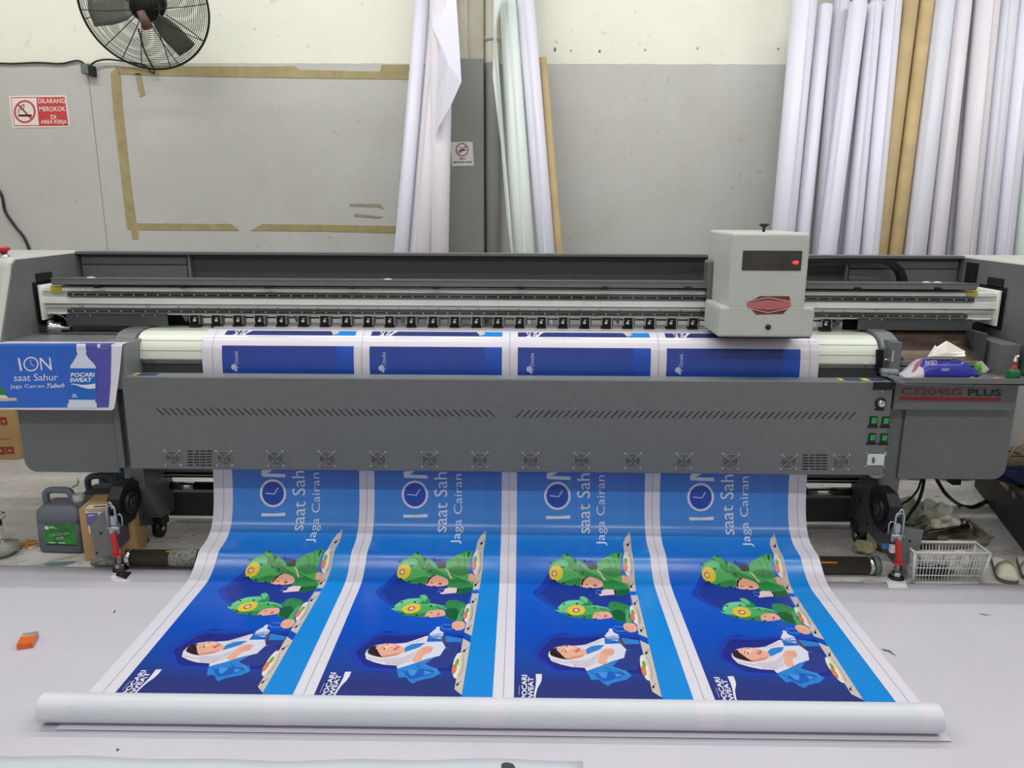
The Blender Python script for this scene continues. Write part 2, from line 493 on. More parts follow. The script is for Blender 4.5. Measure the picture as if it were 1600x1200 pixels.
# plugged screw holes above the paint line
HOLE = flat('plug_grey', (122, 116, 100), 0.9)
for (px, py, sx) in ((867, 77, 5), (892, 79, 2.5), (937, 80, 3.5), (1008, 78, 2.5), (1090, 75, 2.5), (1216, 76, 3), (620, 40, 0.8), (285, 101, 3)):
    p = PY(px, py, WY-0.002); mb = MB(); r_ = sx*0.0021
    pts = [(p.x+r_*random.uniform(0.5, 1.1)*math.cos(t), p.z+1.5*r_*random.uniform(0.5, 1.1)*math.sin(t)) for t in [k*math.pi/5 for k in range(10)]]
    mb.prism(pts, WY-0.003, WY, HOLE, 'y'); build('wall_plug', mb, wall)

# masking tape frame left on the wall
TAPE = mat('old_brown_tape', (168, 156, 112), 0.45, var=0.12, scale=14)
TAPE2 = mat('faded_tape', (158, 153, 128), 0.55, var=0.1, scale=14)
def tape(pts, label, m=TAPE):
    mb = MB(); q = [PY(x, y, WY) for x, y in pts]
    mb.prism([(p.x, p.z) for p in q], WY-0.0035, WY-0.0002, m, 'y')
    tag(build('tape_strip', mb), label, 'tape', 'old tape strips on the grey wall')
tape([(183, 105), (240, 103.5), (400, 104), (460, 103.5), (468, 109), (594, 112), (596, 101), (640, 101.5), (640, 124), (540, 123), (400, 121), (240, 118), (187, 116)], 'long brown tape strip along the top of the taped rectangle on the grey wall')
tape([(173, 115), (183, 104), (188, 116), (191, 160), (205, 290), (217, 373), (207, 373), (205, 358), (199, 358), (190, 280), (178, 180)], 'vertical brown tape strip down the left side of the taped rectangle')
tape([(211, 115), (220, 115), (227, 148), (219, 152)], 'short brown tape stub hanging below the top tape strip')
tape([(215, 349), (362, 350), (374, 360), (216, 359)], 'lower brown tape strip with a torn right tip, left piece of the bottom edge')
tape([(392, 360), (410, 350), (500, 351), (618, 353), (618, 364), (500, 361)], 'lower brown tape strip right piece, running behind the white rolls')
tape([(547, 318), (594, 318.5), (600, 326), (596, 325), (590, 323), (546, 322)], 'upper of two short greyish tape scraps near the white rolls', TAPE2)
tape([(555, 333), (590, 338), (598, 338), (593, 341), (553, 338)], 'lower of two short greyish tape scraps near the white rolls', TAPE2)

# signs on the wall
SW = flat('sign_white', (235, 228, 226)); SR = flat('sign_red', (205, 70, 66)); SB = flat('sign_black', (40, 38, 40))
def wall_art(px0, py0, px1, py1, Y):
    return Art(lambda x, y: (PY(x, y, Y).x, PY(x, y, Y).z), lambda u, v, h: (u, Y-h, v), eps=0.0006)
c = [PY(x, y, WY) for x, y in ((14, 150), (104, 149), (110, 199), (20, 200))]
t = thing('no_smoking_sign', (c[3].x, WY, c[3].z), 'red and white rectangular no smoking sign with four words on the left wall', 'sign')
mb = MB(); mb.prism([(p.x, p.z) for p in c], WY-0.003, WY-0.0002, SW, 'y'); build('sign_plate', mb, t, bevel=0.004)
A = wall_art(0, 0, 0, 0, WY-0.0035)
A.poly([(17, 152), (101, 151.5), (107, 196.5), (22, 197)], SR)
A.poly([(18, 153.3), (57, 153), (61, 195.5), (23, 195.8)], SW)
A.ring(39, 174.5, 17, 18, 3, SR); A.line([(28, 163), (50, 186)], 3, SR)
A.poly([(29, 179), (50, 179), (50, 182), (29, 182)], SB)
A.line([(30, 178), (29, 172), (33, 170), (33, 166), (37, 163)], 1.1, SB); A.line([(35, 171), (38, 168), (38, 163)], 1.0, SB)
for s_, x_, w_, y_ in (('DILARANG', 60, 42, 161.5), ('MEROKOK', 62, 41, 174), ('DI', 80, 8, 186.5), ('AREA KERJA', 64.5, 41, 195)):
    A.text(s_, (x_, y_), (x_+w_, y_-0.2), (x_-0.8, y_-(7.5 if s_ != 'DI' else 7)), SW, bold=0.014)
A.build('sign_print', t)
yb = WY-0.102
c = [PY(x, y, WY-0.10) for x, y in ((703.5, 222), (738.5, 221.5), (740.5, 259), (706, 260))]
t = thing('no_smoking_sticker', (c[3].x, WY-0.1, c[3].z), 'small white square no smoking sticker on the grey pillar', 'sticker')
mb = MB(); mb.prism([(p.x, p.z) for p in c], WY-0.1025, WY-0.1002, SW, 'y'); build('sticker_plate', mb, t, bevel=0.002)
A = wall_art(0, 0, 0, 0, WY-0.1028); RB = flat('sticker_brown', (140, 88, 80))
A.ring(722, 234, 10, 10.5, 1.6, RB); A.line([(715, 242), (729, 227)], 1.6, RB); A.line([(716, 236), (728, 234)], 1.5, SB); A.line([(722, 234), (719, 229)], 1.0, SB)
A.text('NO', (718, 250), (727, 250), (718, 246), SB, bold=0.02); A.text('SMOKING AREA', (708, 255), (738, 254.6), (707.9, 252), SB, bold=0.02)
A.build('sticker_print', t)

# cables on the wall and junction box
CAB = flat('dark_cable', (38, 38, 38), 0.5)
def cable(name, pts, r, label, m=CAB, per=8):
    mb = MB(); mb.tube(catmull([tuple(p) for p in pts], per), r, m, 7)
    return tag(build(name, mb), label, 'cable')
yc = WY-0.012
cable('wall_cable', [PY(x, y, yc) for x, y in ((-60, 98), (0, 99), (20, 99.5), (60, 98), (95, 99.5), (118, 95), (128, 97), (135, 104))], 0.006, 'black cable clipped along the paint line, left of the junction box')
o = cable('wall_cable', [PY(x, y, yc-0.02) for x, y in ((140, 104), (150, 96), (170, 93), (200, 97), (225, 102), (236, 112), (241, 114), (238, 104), (226, 80), (219, 55), (216, 45))], 0.006, 'black cable looping from the junction box to the wall fan')
cable('wall_cable', [PY(x, y, yc) for x, y in ((-25, 270), (1, 302), (8, 330), (24, 354), (38, 372), (48, 398), (53, 430))], 0.009, 'thick black cable running down the wall at the left edge')
p = PY(137, 108, WY-0.03); mb = MB(); JB = mat('junction_grey', (108, 116, 120), 0.5)
mb.box(p.x-0.036, p.x+0.012, WY-0.05, WY-0.001, p.z-0.03, p.z+0.03, JB); mb.box(p.x+0.012, p.x+0.042, WY-0.045, WY-0.001, p.z-0.045, p.z+0.02, BLACK)
tag(build('junction_box', mb, bevel=0.004), 'small grey and black junction box at the wall paint line below the fan', 'junction box')

# ------------------------------------------------------------------ wall fan
WIRE = mat('fan_wire', (44, 46, 40), 0.45, metal=0.4, var=0.1)
BLADE = mat('blade_grey', (120, 120, 112), 0.45)
fc = PY(226, 10, 4.80)
fr = 0.345
ft = thing('wall_fan', (fc.x, WY-0.05, fc.z), 'large black caged industrial wall fan at the top left', 'fan')
ax = Vector((0.22, -0.90, -0.42)).normalized()
ua = Vector((0, 0, 1)).cross(ax).normalized(); ub = ax.cross(ua)
# the cage is stretched by its own wide ring: a true circle
def fp(r, t, h): return fc + (ua*math.cos(t)+ub*math.sin(t))*r + ax*h
def cage(side, name, nr, rib):
    mb = MB()
    for i in range(nr):
        r_ = 0.10 + (fr-0.10)*(i/(nr-1)); h = side*0.075*math.cos((r_/fr)**2*math.pi/2)
        mb.tube([fp(r_, 2*math.pi*k/64, h) for k in range(64)], 0.0016, WIRE, 4, closed=True)
    for k in range(rib):
        t0 = 2*math.pi*k/rib + (0.1 if side > 0 else 0.25)
        mb.tube([fp(0.06+(fr-0.06)*j/8, t0, side*(0.003+0.075*math.cos(((0.06+(fr-0.06)*j/8)/fr)**2*math.pi/2))) for j in range(9)], 0.0028, WIRE, 5)
    return build(name, mb, ft)
cage(1, 'front_grille', 24, 10); cage(-1, 'rear_grille', 24, 8)
mb = MB(); mb.tube([fp(fr+0.004, 2*math.pi*k/72, 0) for k in range(72)], 0.007, WIRE, 8, closed=True); build('rim_ring', mb, ft)
mb = MB(); mb.lathe(fc-ax*0.2, [(0.001, 0), (0.09, 0), (0.10, 0.03), (0.10, 0.13), (0.05, 0.15), (0.001, 0.15)], BLACK, axis=ax); build('motor', mb, ft)
mb = MB(); mb.lathe(fc, [(0.001, -0.05), (0.08, -0.05), (0.08, 0.02), (0.03, 0.04), (0.001, 0.045)], BLACK, axis=ax); build('hub', mb, ft)
for k in range(3):
    mb = MB(); rows = []
    for i in range(7):
        r_ = 0.04+0.27*i/6; wd = 0.06+0.10*math.sin(min(1, i/5)*math.pi*0.6)
        row = []
        for j in range(6):
            t0 = R(-50)+k*2*math.pi/3 + (j/5-0.5)*wd/max(r_, 0.1)*0.9
            row.append(fp(r_, t0, (j/5-0.5)*0.06-0.01))
        rows.append(row)
    mb.grid(rows, BLADE); build('blade', mb, ft, solid=0.003)
mb = MB(); e_ = PY(229, 14, WY); b_ = fc-ax*0.18
mb.tube([b_+Vector((0, 0, -0.02)), (b_+e_)/2+Vector((0, 0, -0.05)), e_+Vector((0, -0.02, 0))], 0.022, BLACK, 10)
mb.box(e_.x-0.05, e_.x+0.05, WY-0.025, WY, e_.z-0.07, e_.z+0.07, BLACK); build('wall_bracket', mb, ft)
q = PY(225, 32, 4.72); mb = MB(); BR = mat('rust_brown', (92, 62, 58), 0.6)
mb.cyl(q+Vector((-0.015, 0, 0.05)), q+Vector((0.012, 0.02, -0.04)), 0.022, 0.03, BR); build('pivot_clamp', mb, ft)

# ------------------------------------------------------------------ leaning rolls
LAV = mat('roll_lavender', (218, 217, 231), 0.42, var=0.02, scale=2)
LAVP = mat('roll_pinkish', (214, 209, 217), 0.45, var=0.03, scale=2)
GRW = mat('roll_greyish', (208, 209, 220), 0.45, var=0.04, scale=2)
MINT = mat('roll_mint', (214, 224, 220), 0.42, var=0.02, scale=2)
TAN = mat('cardboard_tube', (178, 157, 118), 0.75, var=0.08, scale=6)
TAN2 = mat('cardboard_tube_dark', (184, 162, 120), 0.75, var=0.12, scale=9)
def roll(name, a, b, label, m, group='rolls leaning on the back wall', Yt=5.12, Yb=4.92, dy=0.0, open_top=None, hollow=0.75):
    """a = (x left, x right, y) near the top, b = the same where the printer hides it"""
    (l0, r0, y0), (l1, r1, y1) = a, b
    pt = PY((l0+r0)/2, y0, Yt+dy); pb = PY((l1+r1)/2, y1, Yb+dy)
    rt = (PY(r0, y0, Yt+dy).x-PY(l0, y0, Yt+dy).x)/2*0.99; rb = (PY(r1, y1, Yb+dy).x-PY(l1, y1, Yb+dy).x)/2*0.99
    d = (pt-pb); k = pb.z/d.z
    foot = pb - d*((pb.z-0.03)/d.z)
    top = pt if y0 > 1 else pt + d*(0.35/d.z)
    rf = rb + (rb-rt)*0.2
    mb = MB(); mb.pipe(foot, top, max(rf, 0.02), rt, m, hollow)
    # the seam edge of the outermost turn
    dd = (top-foot).normalized(); s_ = dd.cross(Vector((0, 1, 0))).normalized(); f_ = s_.cross(dd).normalized()
    if f_.y > 0: f_ = -f_
    if m not in (TAN, TAN2):
        an = random.uniform(-0.5, 0.9); off = s_*math.sin(an)+f_*math.cos(an)
        tn = dd.cross(off).normalized()
        e1 = foot+off*(rf+0.0015); e2 = top+off*(rt+0.0015)
        mb.add([e1-tn*0.012, e1+tn*0.002, e2+tn*0.002, e2-tn*0.012, e1+tn*0.002-off*0.002, e2+tn*0.002-off*0.002], [(0, 1, 2, 3), (1, 4, 5, 2)], m)
    o = build(name, mb); tag(o, label, 'tube' if 'tube' in name else 'roll', group); return o
roll('vinyl_roll', (649, 671, 0), (615, 639, 400), 'leftmost narrow white vinyl roll leaning on the wall beside the taped rectangle', LAV)
roll('vinyl_roll', (673, 712, 0), (641, 674, 400), 'thicker white vinyl roll leaning second from left beside the grey pillar', LAVP)
r3 = thing('vinyl_roll', PY(686, 400, 4.90), 'white vinyl roll with a loose triangular flap hanging open beside the grey pillar', 'roll', 'rolls leaning on the back wall')
a_ = PY(690, 0, 5.05); b_ = PY(686, 400, 4.92); d = a_-b_
mb = MB(); mb.pipe(b_-d*((b_.z-0.03)/d.z), a_+d*(0.35/d.z), 0.05, 0.075, LAVP, 0.8); build('wound_sheet', mb, r3)
fl = [(676, 0, 5.0), (713, 0, 4.98), (717, 60, 4.93), (721, 128, 4.86), (703, 168, 4.87), (687, 196, 4.88), (680, 215, 4.9), (681, 160, 4.93), (688, 72, 4.91), (676, 42, 4.97)]
mb = MB(); q = [PY(x, y, Y) for x, y, Y in fl]; cc = PY(700, 100, 4.90)
mb.add([cc]+q, [(0, i, i % len(q)+1) for i in range(1, len(q)+1)], LAV, False)
build('loose_flap', mb, r3, solid=0.002)
roll('vinyl_roll', (781, 806, 0), (799, 839, 400), 'pale mint loosely rolled sheet leaning right of the drain pipe', MINT)
mb = MB(); q = [PY(x, y, Y) for x, y, Y in ((772, -20, 5.02), (790, -20, 4.99), (776, 27, 4.95), (776, 60, 4.96), (779, 100, 4.97), (790, 250, 4.95), (797, 330, 4.90), (802, 399, 4.84), (799, 399, 4.86), (792, 340, 4.9), (782, 220, 4.95), (770, 120, 4.97), (771, 60, 5.0))]
mb.add(q, [tuple(range(len(q)))], MINT); o = build('vinyl_offcut', mb, solid=0.002); tag(o, 'curled pale mint edge of a loose sheet hanging left of the mint roll', 'sheet')
roll('vinyl_roll', (807, 835, 0), (840, 868, 400), 'lavender white roll leaning between the mint roll and the short brown tube', LAV)
roll('cardboard_tube', (841, 854, 91), (867, 881, 400), 'short thin brown cardboard tube leaning right of the lavender roll', TAN)
# right-hand cluster
G = 'rolls leaning on the back wall'
roll('vinyl_roll', (1238, 1277, 0), (1203, 1237, 400), 'leftmost and thick white roll of the cluster behind the carriage', LAV, dy=-0.02)
roll('vinyl_roll', (1279, 1301, 9), (1239, 1262, 400), 'narrow white roll with its top just in frame, second of the right cluster', LAV, dy=0.0)
roll('vinyl_roll', (1304, 1327, 0), (1268, 1296, 400), 'white roll third of the right cluster, taller than its neighbours', GRW, dy=0.05)
roll('vinyl_roll', (1327, 1355, 5), (1277, 1306, 400), 'white roll fourth of the right cluster, its top crossing the paint line area', LAV, dy=-0.06)
roll('vinyl_roll', (1356, 1378, 7), (1315, 1343, 400), 'white roll fifth of the right cluster with a short top', LAV, dy=-0.02)
roll('vinyl_roll', (1378, 1409, 4), (1343, 1372, 400), 'white roll with a wide open top directly left of the brown tubes', LAV, dy=0.0)
roll('vinyl_roll', (1331, 1355, 0), (1300, 1322, 400), 'white roll standing behind the fourth and fifth rolls of the right cluster', GRW, dy=0.075)
roll('vinyl_roll', (1359, 1380, 0), (1322, 1342, 400), 'white roll standing behind the fifth and sixth rolls of the right cluster', GRW, dy=0.075)
roll('vinyl_roll', (1386, 1406, 0), (1346, 1366, 400), 'white roll standing behind the wide open roll left of the brown tubes', GRW, dy=0.075)
roll('cardboard_tube', (1412, 1435, 0), (1363, 1385, 400), 'left and smoother of the two tall brown cardboard tubes', TAN, dy=0.0)
roll('cardboard_tube', (1438, 1459, 0), (1386, 1409, 400), 'right and more scuffed of the two tall brown cardboard tubes', TAN2, dy=0.0)
roll('vinyl_roll', (1460, 1491, 0), (1409, 1446, 400), 'greyish white roll directly right of the brown tubes', GRW, dy=0.0)
roll('vinyl_roll', (1492, 1518, 0), (1447, 1475, 400), 'pinkish white roll second right of the brown tubes', LAVP, dy=0.0)
roll('vinyl_roll', (1515, 1532, 0), (1474, 1492, 400), 'shaded narrow white roll set back third right of the brown tubes', GRW, dy=0.09)
roll('vinyl_roll', (1523, 1562, 0), (1490, 1521, 400), 'thick pinkish roll fourth right of the brown tubes', LAVP, dy=0.0)
roll('vinyl_roll', (1564, 1591, 0), (1523, 1550, 400), 'dotted white roll fifth right of the brown tubes', GRW, dy=0.0)
roll('vinyl_roll', (1592, 1622, 0), (1551, 1580, 400), 'lavender roll sixth right of the brown tubes near the right edge', LAV, dy=0.0)
roll('vinyl_roll', (1624, 1656, 0), (1582, 1612, 400), 'pale mint roll at the right edge of the frame', MINT, dy=0.0)

# ================================================================== THE PRINTER
XM = -0.03                 # centre line of the machine
HX = 2.385                  # half width between the housings
PR = thing('large_format_printer', (XM, 3.9, 0), 'huge dark grey wide format printer with white end housings, across the whole room', 'printer')
def part(name, mb, parent=PR, **k): 
    return build(name, mb, parent, **k)
ROOTLOC_P = Matrix.Translation(-Vector((XM, 3.9, 0)))
def sub(name, mb, parent, **k):
    return build(name, mb, parent, **k)

# end housings
def side_prof(inset=0.0):
    i = inset
    return [(3.435+i, 0.93+i), (3.48+i, 1.09), (3.615+i, 1.395-i), (3.63+i, 1.435-i), (3.67, 1.455-i), (4.24-i, 1.458-i), (4.24-i, 0.93+i)]
for s in (-1, 1):
    mb = MB(); mb.prism(side_prof(), XM+s*(HX+0.004), XM+s*(HX+0.60), WHITE_P, 'x')
    h = part('end_housing', mb, bevel=0.022, seg=3, label='white rounded end housing')
    mb = MB(); mb.prism(side_prof(0.012), XM+s*HX, XM+s*(HX+0.012), GREY, 'x')
    sp_ = sub('side_panel', mb, h, bevel=0.002, label='dark grey inner side panel')
    # frame cut-outs through which the beam passes
    mb = MB(); xx = XM+s*(HX-0.002)
    mb.box(xx, xx-s*0.004, 3.766, 3.99, 1.12, 1.325, BLACK_M); mb.box(xx, xx-s*0.004, 3.80, 3.93, 1.32, 1.366, BLACK_M)
    sub('beam_cutout', mb, h)
    # emergency stop
    x_ = XM+s*(HX+0.075)
    mb = MB(); mb.lathe((x_, 3.70, 1.452), [(0.024, 0), (0.024, 0.012), (0.018, 0.014), (0.018, 0.03), (0.001, 0.03)], CHROME)
    mb.lathe((x_, 3.70, 1.482), [(0.001, 0.0), (0.022, 0.0), (0.03, 0.006), (0.03, 0.014), (0.026, 0.02), (0.001, 0.021)], RED)
    sub('emergency_stop', mb, h)
    if s > 0:
        mb = MB(); mb.prism(rrect(XM+HX+0.045, XM+HX+0.45, 1.12, 1.38, 0.015), 3.50, 3.56, BLACK, 'y'); sub('control_screen', mb, h)
        mb = MB(); mb.box(XM+HX-0.008, XM+HX-0.001, 4.03, 4.13, 1.32, 1.425, BLACK_M); sub('cable_opening', mb, h)

# rear cover
RYc = 4.22
mb = MB(); mb.box(XM-HX, XM+HX, RYc, RYc+0.03, 1.22, 1.452, GREY)
mb.box(XM-HX, XM+HX, RYc-0.055, RYc+0.03, 1.440, 1.455, GREY)
rc = part('rear_cover', mb, bevel=0.002)
xl = PY(298, 420, RYc).x; xr = PY(1322, 420, RYc).x
for (a, b) in ((XM-HX+0.01, xl-0.01), (xr+0.01, XM+HX-0.01)):
    mb = MB(); mb.box(a, b, RYc-0.02, RYc, 1.385, 1.425, GREY); mb.box(a, b, RYc-0.02, RYc, 1.22, 1.381, GREY)
    sub('cover_plate', mb, rc, bevel=0.0015)
mb = MB(); mb.box(xl, xl+0.012, RYc-0.03, RYc, 1.22, 1.44, GREY_L); mb.box(xr-0.012, xr, RYc-0.03, RYc, 1.22, 1.44, GREY_L)
sub('recess_frame', mb, rc)
mb = MB(); mb.box(xl+0.012, xr-0.012, RYc-0.003, RYc, 1.22, 1.438, GREY_D); sub('recess_panel', mb, rc)  # darker grey paints in the shade inside the recess
# cable chain behind the beam
ch = [PY(x, y, 4.08) for x, y in ((1262, 413), (1330, 412), (1375, 413), (1395, 418), (1405, 427), (1409, 440), (1410, 470))]
mb = MB(); pts = catmull([tuple(p) for p in ch], 5)
rows = []
for i, p in enumerate(pts):
    a = Vector(pts[min(i+1, len(pts)-1)])-Vector(pts[max(i-1, 0)]); a.normalize(); n_ = Vector((a.z, 0, -a.x)); n_ = -n_
    P0 = Vector(p); rows.append([P0-n_*0.0, P0+n_*0.03, P0+n_*0.03+Vector((0, 0.06, 0)), P0+Vector((0, 0.06, 0))])
mb.grid(rows, BLACK, smooth=False, closed_u=True); part('cable_chain', mb)

# beam with rails
BY = 3.80
def zb(y): return PY(640, y, BY).z
BL, BR_ = XM-HX+0.022, XM+HX-0.022
mb = MB()
mb.box(BL, BR_, BY+0.012, BY+0.17, zb(493), zb(451), ALU)
mb.box(BL, BR_, BY-0.004, BY+0.02, zb(458), zb(452), ALU_W)
mb.box(BL, BR_, BY-0.012, BY+0.02, zb(477), zb(467), ALU_W)
mb.box(BL, BR_, BY-0.002, BY+0.02, zb(484), zb(479.3), ALU)
mb.box(BL+0.02, BR_-0.02, BY-0.008, BY+0.02, zb(494), zb(491.6), ALU_W)
beam = part('beam', mb, bevel=0.0012)
BOLT = None; NB = 0
HOLEM = flat('bolt_bright', (190, 192, 190), 0.3, metal=0.6)
for (ya, yb_) in ((466.3, 458.6), (491.2, 485.2)):
    xa_, xb_ = PY(106, ya, BY-0.02).x, PY(1523 if ya < 480 else 1512, ya, BY-0.02).x
    mb = MB(); mb.prism([(BY+0.01, zb(ya)), (BY-0.022, zb(ya)), (BY-0.022, zb(ya)+0.008), (BY-0.017, (zb(ya)+zb(yb_))/2), (BY-0.022, zb(yb_)-0.008), (BY-0.022, zb(yb_)), (BY+0.01, zb(yb_))], xa_, xb_, STEEL, 'x')
    rl = sub('guide_rail', mb, beam, label='dark steel guide rail')
    x_ = xa_+0.03; zc_ = (zb(ya)+zb(yb_))/2; rest = MB()
    while x_ < xb_-0.02:
        if NB < 100:
            if BOLT is None:
                mb = MB(); mb.cyl((0, -0.024, 0), (0, -0.014, 0), 0.0034, m=HOLEM, n=8); o = build('rail_bolt', mb, beam); BOLT = o
            else: o = BOLT.copy(); COL.objects.link(o)
            o.location = (x_, BY, zc_); NB += 1
        else: rest.cyl((x_, BY-0.024, zc_), (x_, BY-0.014, zc_), 0.0034, m=HOLEM, n=8)
        x_ += 0.0602
    if rest.v: sub('rail_bolts', rest, beam)['kind'] = 'stuff'
# ruler strip with centimetre ticks
RUL = flat('ruler_paper', (200, 204, 208), 0.4); TICK = flat('ruler_tick', (140, 144, 150)); TICKR = flat('ruler_tick_red', (190, 90, 90))
xa_, xb_ = PY(278, 480, BY).x, PY(1330, 482, BY).x
mb = MB(); mb.box(xa_, xb_, BY-0.004, BY-0.001, zb(483.6), zb(480.3), RUL)
x_ = xa_; k = 0
while x_ < xb_-0.003:
    big = k % 10 == 0
    mb.box(x_, x_+(0.006 if big else 0.002), BY-0.0048, BY-0.004, zb(483.3) if not big else zb(483.5), zb(482) if not big else zb(481), TICKR if big else TICK); x_ += 0.01; k += 1
sub('ruler', mb, beam)
mb = MB()
for px in (127, 231, 1370, 1477):
    p = PY(px, 477 if px < 700 else 482, BY-0.003); mb.tube([p+Vector((0.009*math.cos(2*math.pi*k/14), 0, 0.009*math.sin(2*math.pi*k/14))) for k in range(14)], 0.0015, GREY, 5, closed=True)
sub('bolt_rings', mb, beam)
# top channel
mb = MB()
mb.box(PY(80, 440, BY-0.03).x, PY(1527, 442, BY-0.03).x, BY-0.03, BY+0.15, zb(447.5), zb(446.6), GREY_L)
mb.box(PY(80, 440, BY-0.03).x, PY(1527, 442, BY-0.03).x, BY-0.03, BY-0.026, zb(447.5), zb(437), GREY)
mb.box(PY(80, 440, BY-0.03).x, PY(1527, 442, BY-0.03).x, BY+0.02, BY+0.16, zb(447), zb(440), GREY_D)
mb.box(PY(80, 440, BY-0.03).x, PY(1527, 442, BY-0.03).x, BY-0.034, BY-0.026, zb(437.4), zb(436.6), GREY_L)
tc_ = part('top_channel', mb)
mb = MB(); mb.tube([(PY(112, 448, BY-0.025).x, BY-0.025, zb(449)), (PY(1500, 449, BY-0.025).x, BY-0.025, zb(449))], 0.003, STEEL, 6); sub('guide_wire', mb, tc_)
for px in (153, 288, 420, 551, 682, 814, 946, 1075, 1340, 1465):
    p = PY(px, 448+px*0.002, BY-0.03); mb = MB()
    mb.prism([(p.x-0.016, p.z-0.006), (p.x+0.008, p.z-0.006), (p.x+0.02, p.z), (p.x+0.008, p.z+0.006), (p.x-0.016, p.z+0.006)], BY-0.042, BY-0.024, BLACK, 'y')
    part('cable_clip', mb)
for (px, py) in ((142, 431), (606, 435), (1448, 437), (1465, 437)):
    p = PY(px, py+3, BY+0.05); mb = MB(); mb.lathe((p.x, BY+0.05, zb(440)), [(0.022, 0), (0.02, 0.008), (0.001, 0.012)], flat('pink_smudge', (190, 176, 172)), n=12); sub('paper_scrap', mb, tc_)
# yellow labels and end plates on the beam
for (a, b, y0, y1) in ((79, 97, 446, 457), (1510, 1527, 454, 462)):
    p = PY(a, y0, BY-0.005); q = PY(b, y1, BY-0.005); mb = MB(); mb.box(p.x, q.x, BY-0.008, BY-0.004, q.z, p.z, YELLOW); sub('warning_label', mb, beam)
for s, xe in ((-1, BL), (1, BR_)):
    mb = MB(); mb.box(xe-0.006, xe+0.006, BY-0.022, BY+0.17, zb(503), zb(448.5), ALU_W); sub('end_plate', mb, beam, bevel=0.002)
mb = MB(); p = PY(88, 513, 3.78)
mb.lathe((BL-0.01, 3.80, p.z), [(0.001, 0), (0.036, 0), (0.036, 0.03), (0.04, 0.032), (0.04, 0.05), (0.03, 0.055), (0.03, 0.09), (0.012, 0.09), (0.012, 0.13), (0.001, 0.13)], CHROME, axis=Vector((1, 0, 0)))
part('drive_motor', mb)
mb = MB(); mb.box(BL-0.02, PY(108, 500, 3.84).x, 3.86, 3.98, 0.98, zb(490), BLACK_M); mb.tube(catmull([(BL+0.03, 3.79, zb(494)), (BL+0.08, 3.78, zb(494)), (BL+0.105, 3.79, zb(500)), (BL+0.11, 3.80, zb(508))], 4), 0.003, GREY_L, 6); part('motor_bracket', mb)

# lower cover plates left and right of the pinch rollers
DOT = flat('screw_dot', (215, 215, 210), 0.3)
for (a, b, yb_, dots) in ((104, 262, 509, (121, 141, 223, 242)), (1341, 1520, 516, (1359, 1378, 1463, 1484))):
    p = PY(a, 500, BY-0.015).x; q = PY(b, 500, BY-0.015).x
    mb = MB(); mb.box(p, q, BY-0.015, BY-0.011, PY((a+b)/2, yb_, BY-0.015).z, zb(493.5), GREY_D)
    mb.box(p, q, BY-0.015, BY+0.05, zb(494), zb(493), GREY_D)
    lc = part('lower_cover', mb)
    mb = MB()
    for dx in dots:
        d_ = PY(dx, 491 if a < 500 else 497.5, BY-0.016); mb.cyl((d_.x, BY-0.018, d_.z-0.006), (d_.x, BY-0.014, d_.z-0.006), 0.003, m=DOT, n=8)
    sub('screws', mb, lc)
# left roller bar under the cover
xa_, xb_ = PY(98, 515, 3.86).x, PY(262, 515, 3.86).x
mb = MB(); mb.box(xa_, xb_+0.3, 3.86, 3.93, PY(150, 516.5, 3.86).z, PY(150, 508, 3.86).z, GREY_L); mb.box(xa_, xb_+0.25, 3.88, 3.94, 0.95, PY(150, 516, 3.86).z, GREY_D); part('feed_rail', mb, bevel=0.004)
mb = MB(); mb.box(XM-HX+0.02, PY(213, 530, 3.7).x, 3.72, 3.74, 0.90, 1.075, GREY_D); part('inner_shield', mb)

# pinch rollers
mbA = MB(); mbB = MB(); mbC = MB()
w_ = 0.021
mbA.box(-w_, w_, 0.0, 0.02, -0.048, 0.0, BLACK); mbA.box(-w_, w_, -0.012, 0.0, -0.016, 0.0, BLACK)
mbA.prism([(-0.018, -0.066), (0.03, -0.066), (0.03, -0.048), (-0.006, -0.046), (-0.02, -0.056)], -w_-0.004, w_+0.001, BLACK, 'x')
mbB.box(-w_-0.005, -w_-0.001, -0.01, 0.02, -0.045, 0.002, CHROME); mbB.box(w_+0.001, w_+0.005, -0.01, 0.02, -0.05, 0.002, CHROME)
mbB.box(w_+0.004, w_+0.014, 0.006, 0.016, -0.052, -0.008, STEEL)
mbC.prism([(-0.006, -0.012), (0.012, -0.012), (0.006, -0.022), (-0.004, -0.022)], -0.004, 0.0, ALU_W, 'y'); mbC.lathe((-0.002, 0.0, -0.032), [(0.0075, 0), (0.0075, 0.006), (0.001, 0.008)], ALU_W, axis=Vector((0, -1, 0)), n=10)
mA = build('t', mbA); mB_ = build('t', mbB); mC = build('t', mbC)
mdA, mdB, mdC = mA.data, mB_.data, mC.data
for o in (mA, mB_, mC): bpy.data.objects.remove(o)
PYR = 3.815
zr = zb(493.2)
for px in [305+33.82*i for i in range(25)]+[1291.0]:
    x_ = PY(px, 500, PYR).x
    ra = bpy.data.objects.new('pinch_roller', mdA); rb_ = bpy.data.objects.new('side_plate', mdB); rc_ = bpy.data.objects.new('spring', mdC)
    for o in (ra, rb_, rc_): COL.objects.link(o)
    ra.parent = PR; ra.matrix_parent_inverse = ROOTLOC_P; ra.location = (x_, PYR, zr)
    rb_.parent = ra; rc_.parent = ra
mb = MB(); xa_, xb_ = PY(270, 500, 3.84).x, PY(1330, 500, 3.84).x
mb.cyl((xa_, 3.845, zr-0.02), (xb_, 3.845, zr-0.02), 0.004, m=STEEL, n=8)
mb.box(xa_, xb_, 3.835, 3.86, zr-0.010, zr, BLACK)
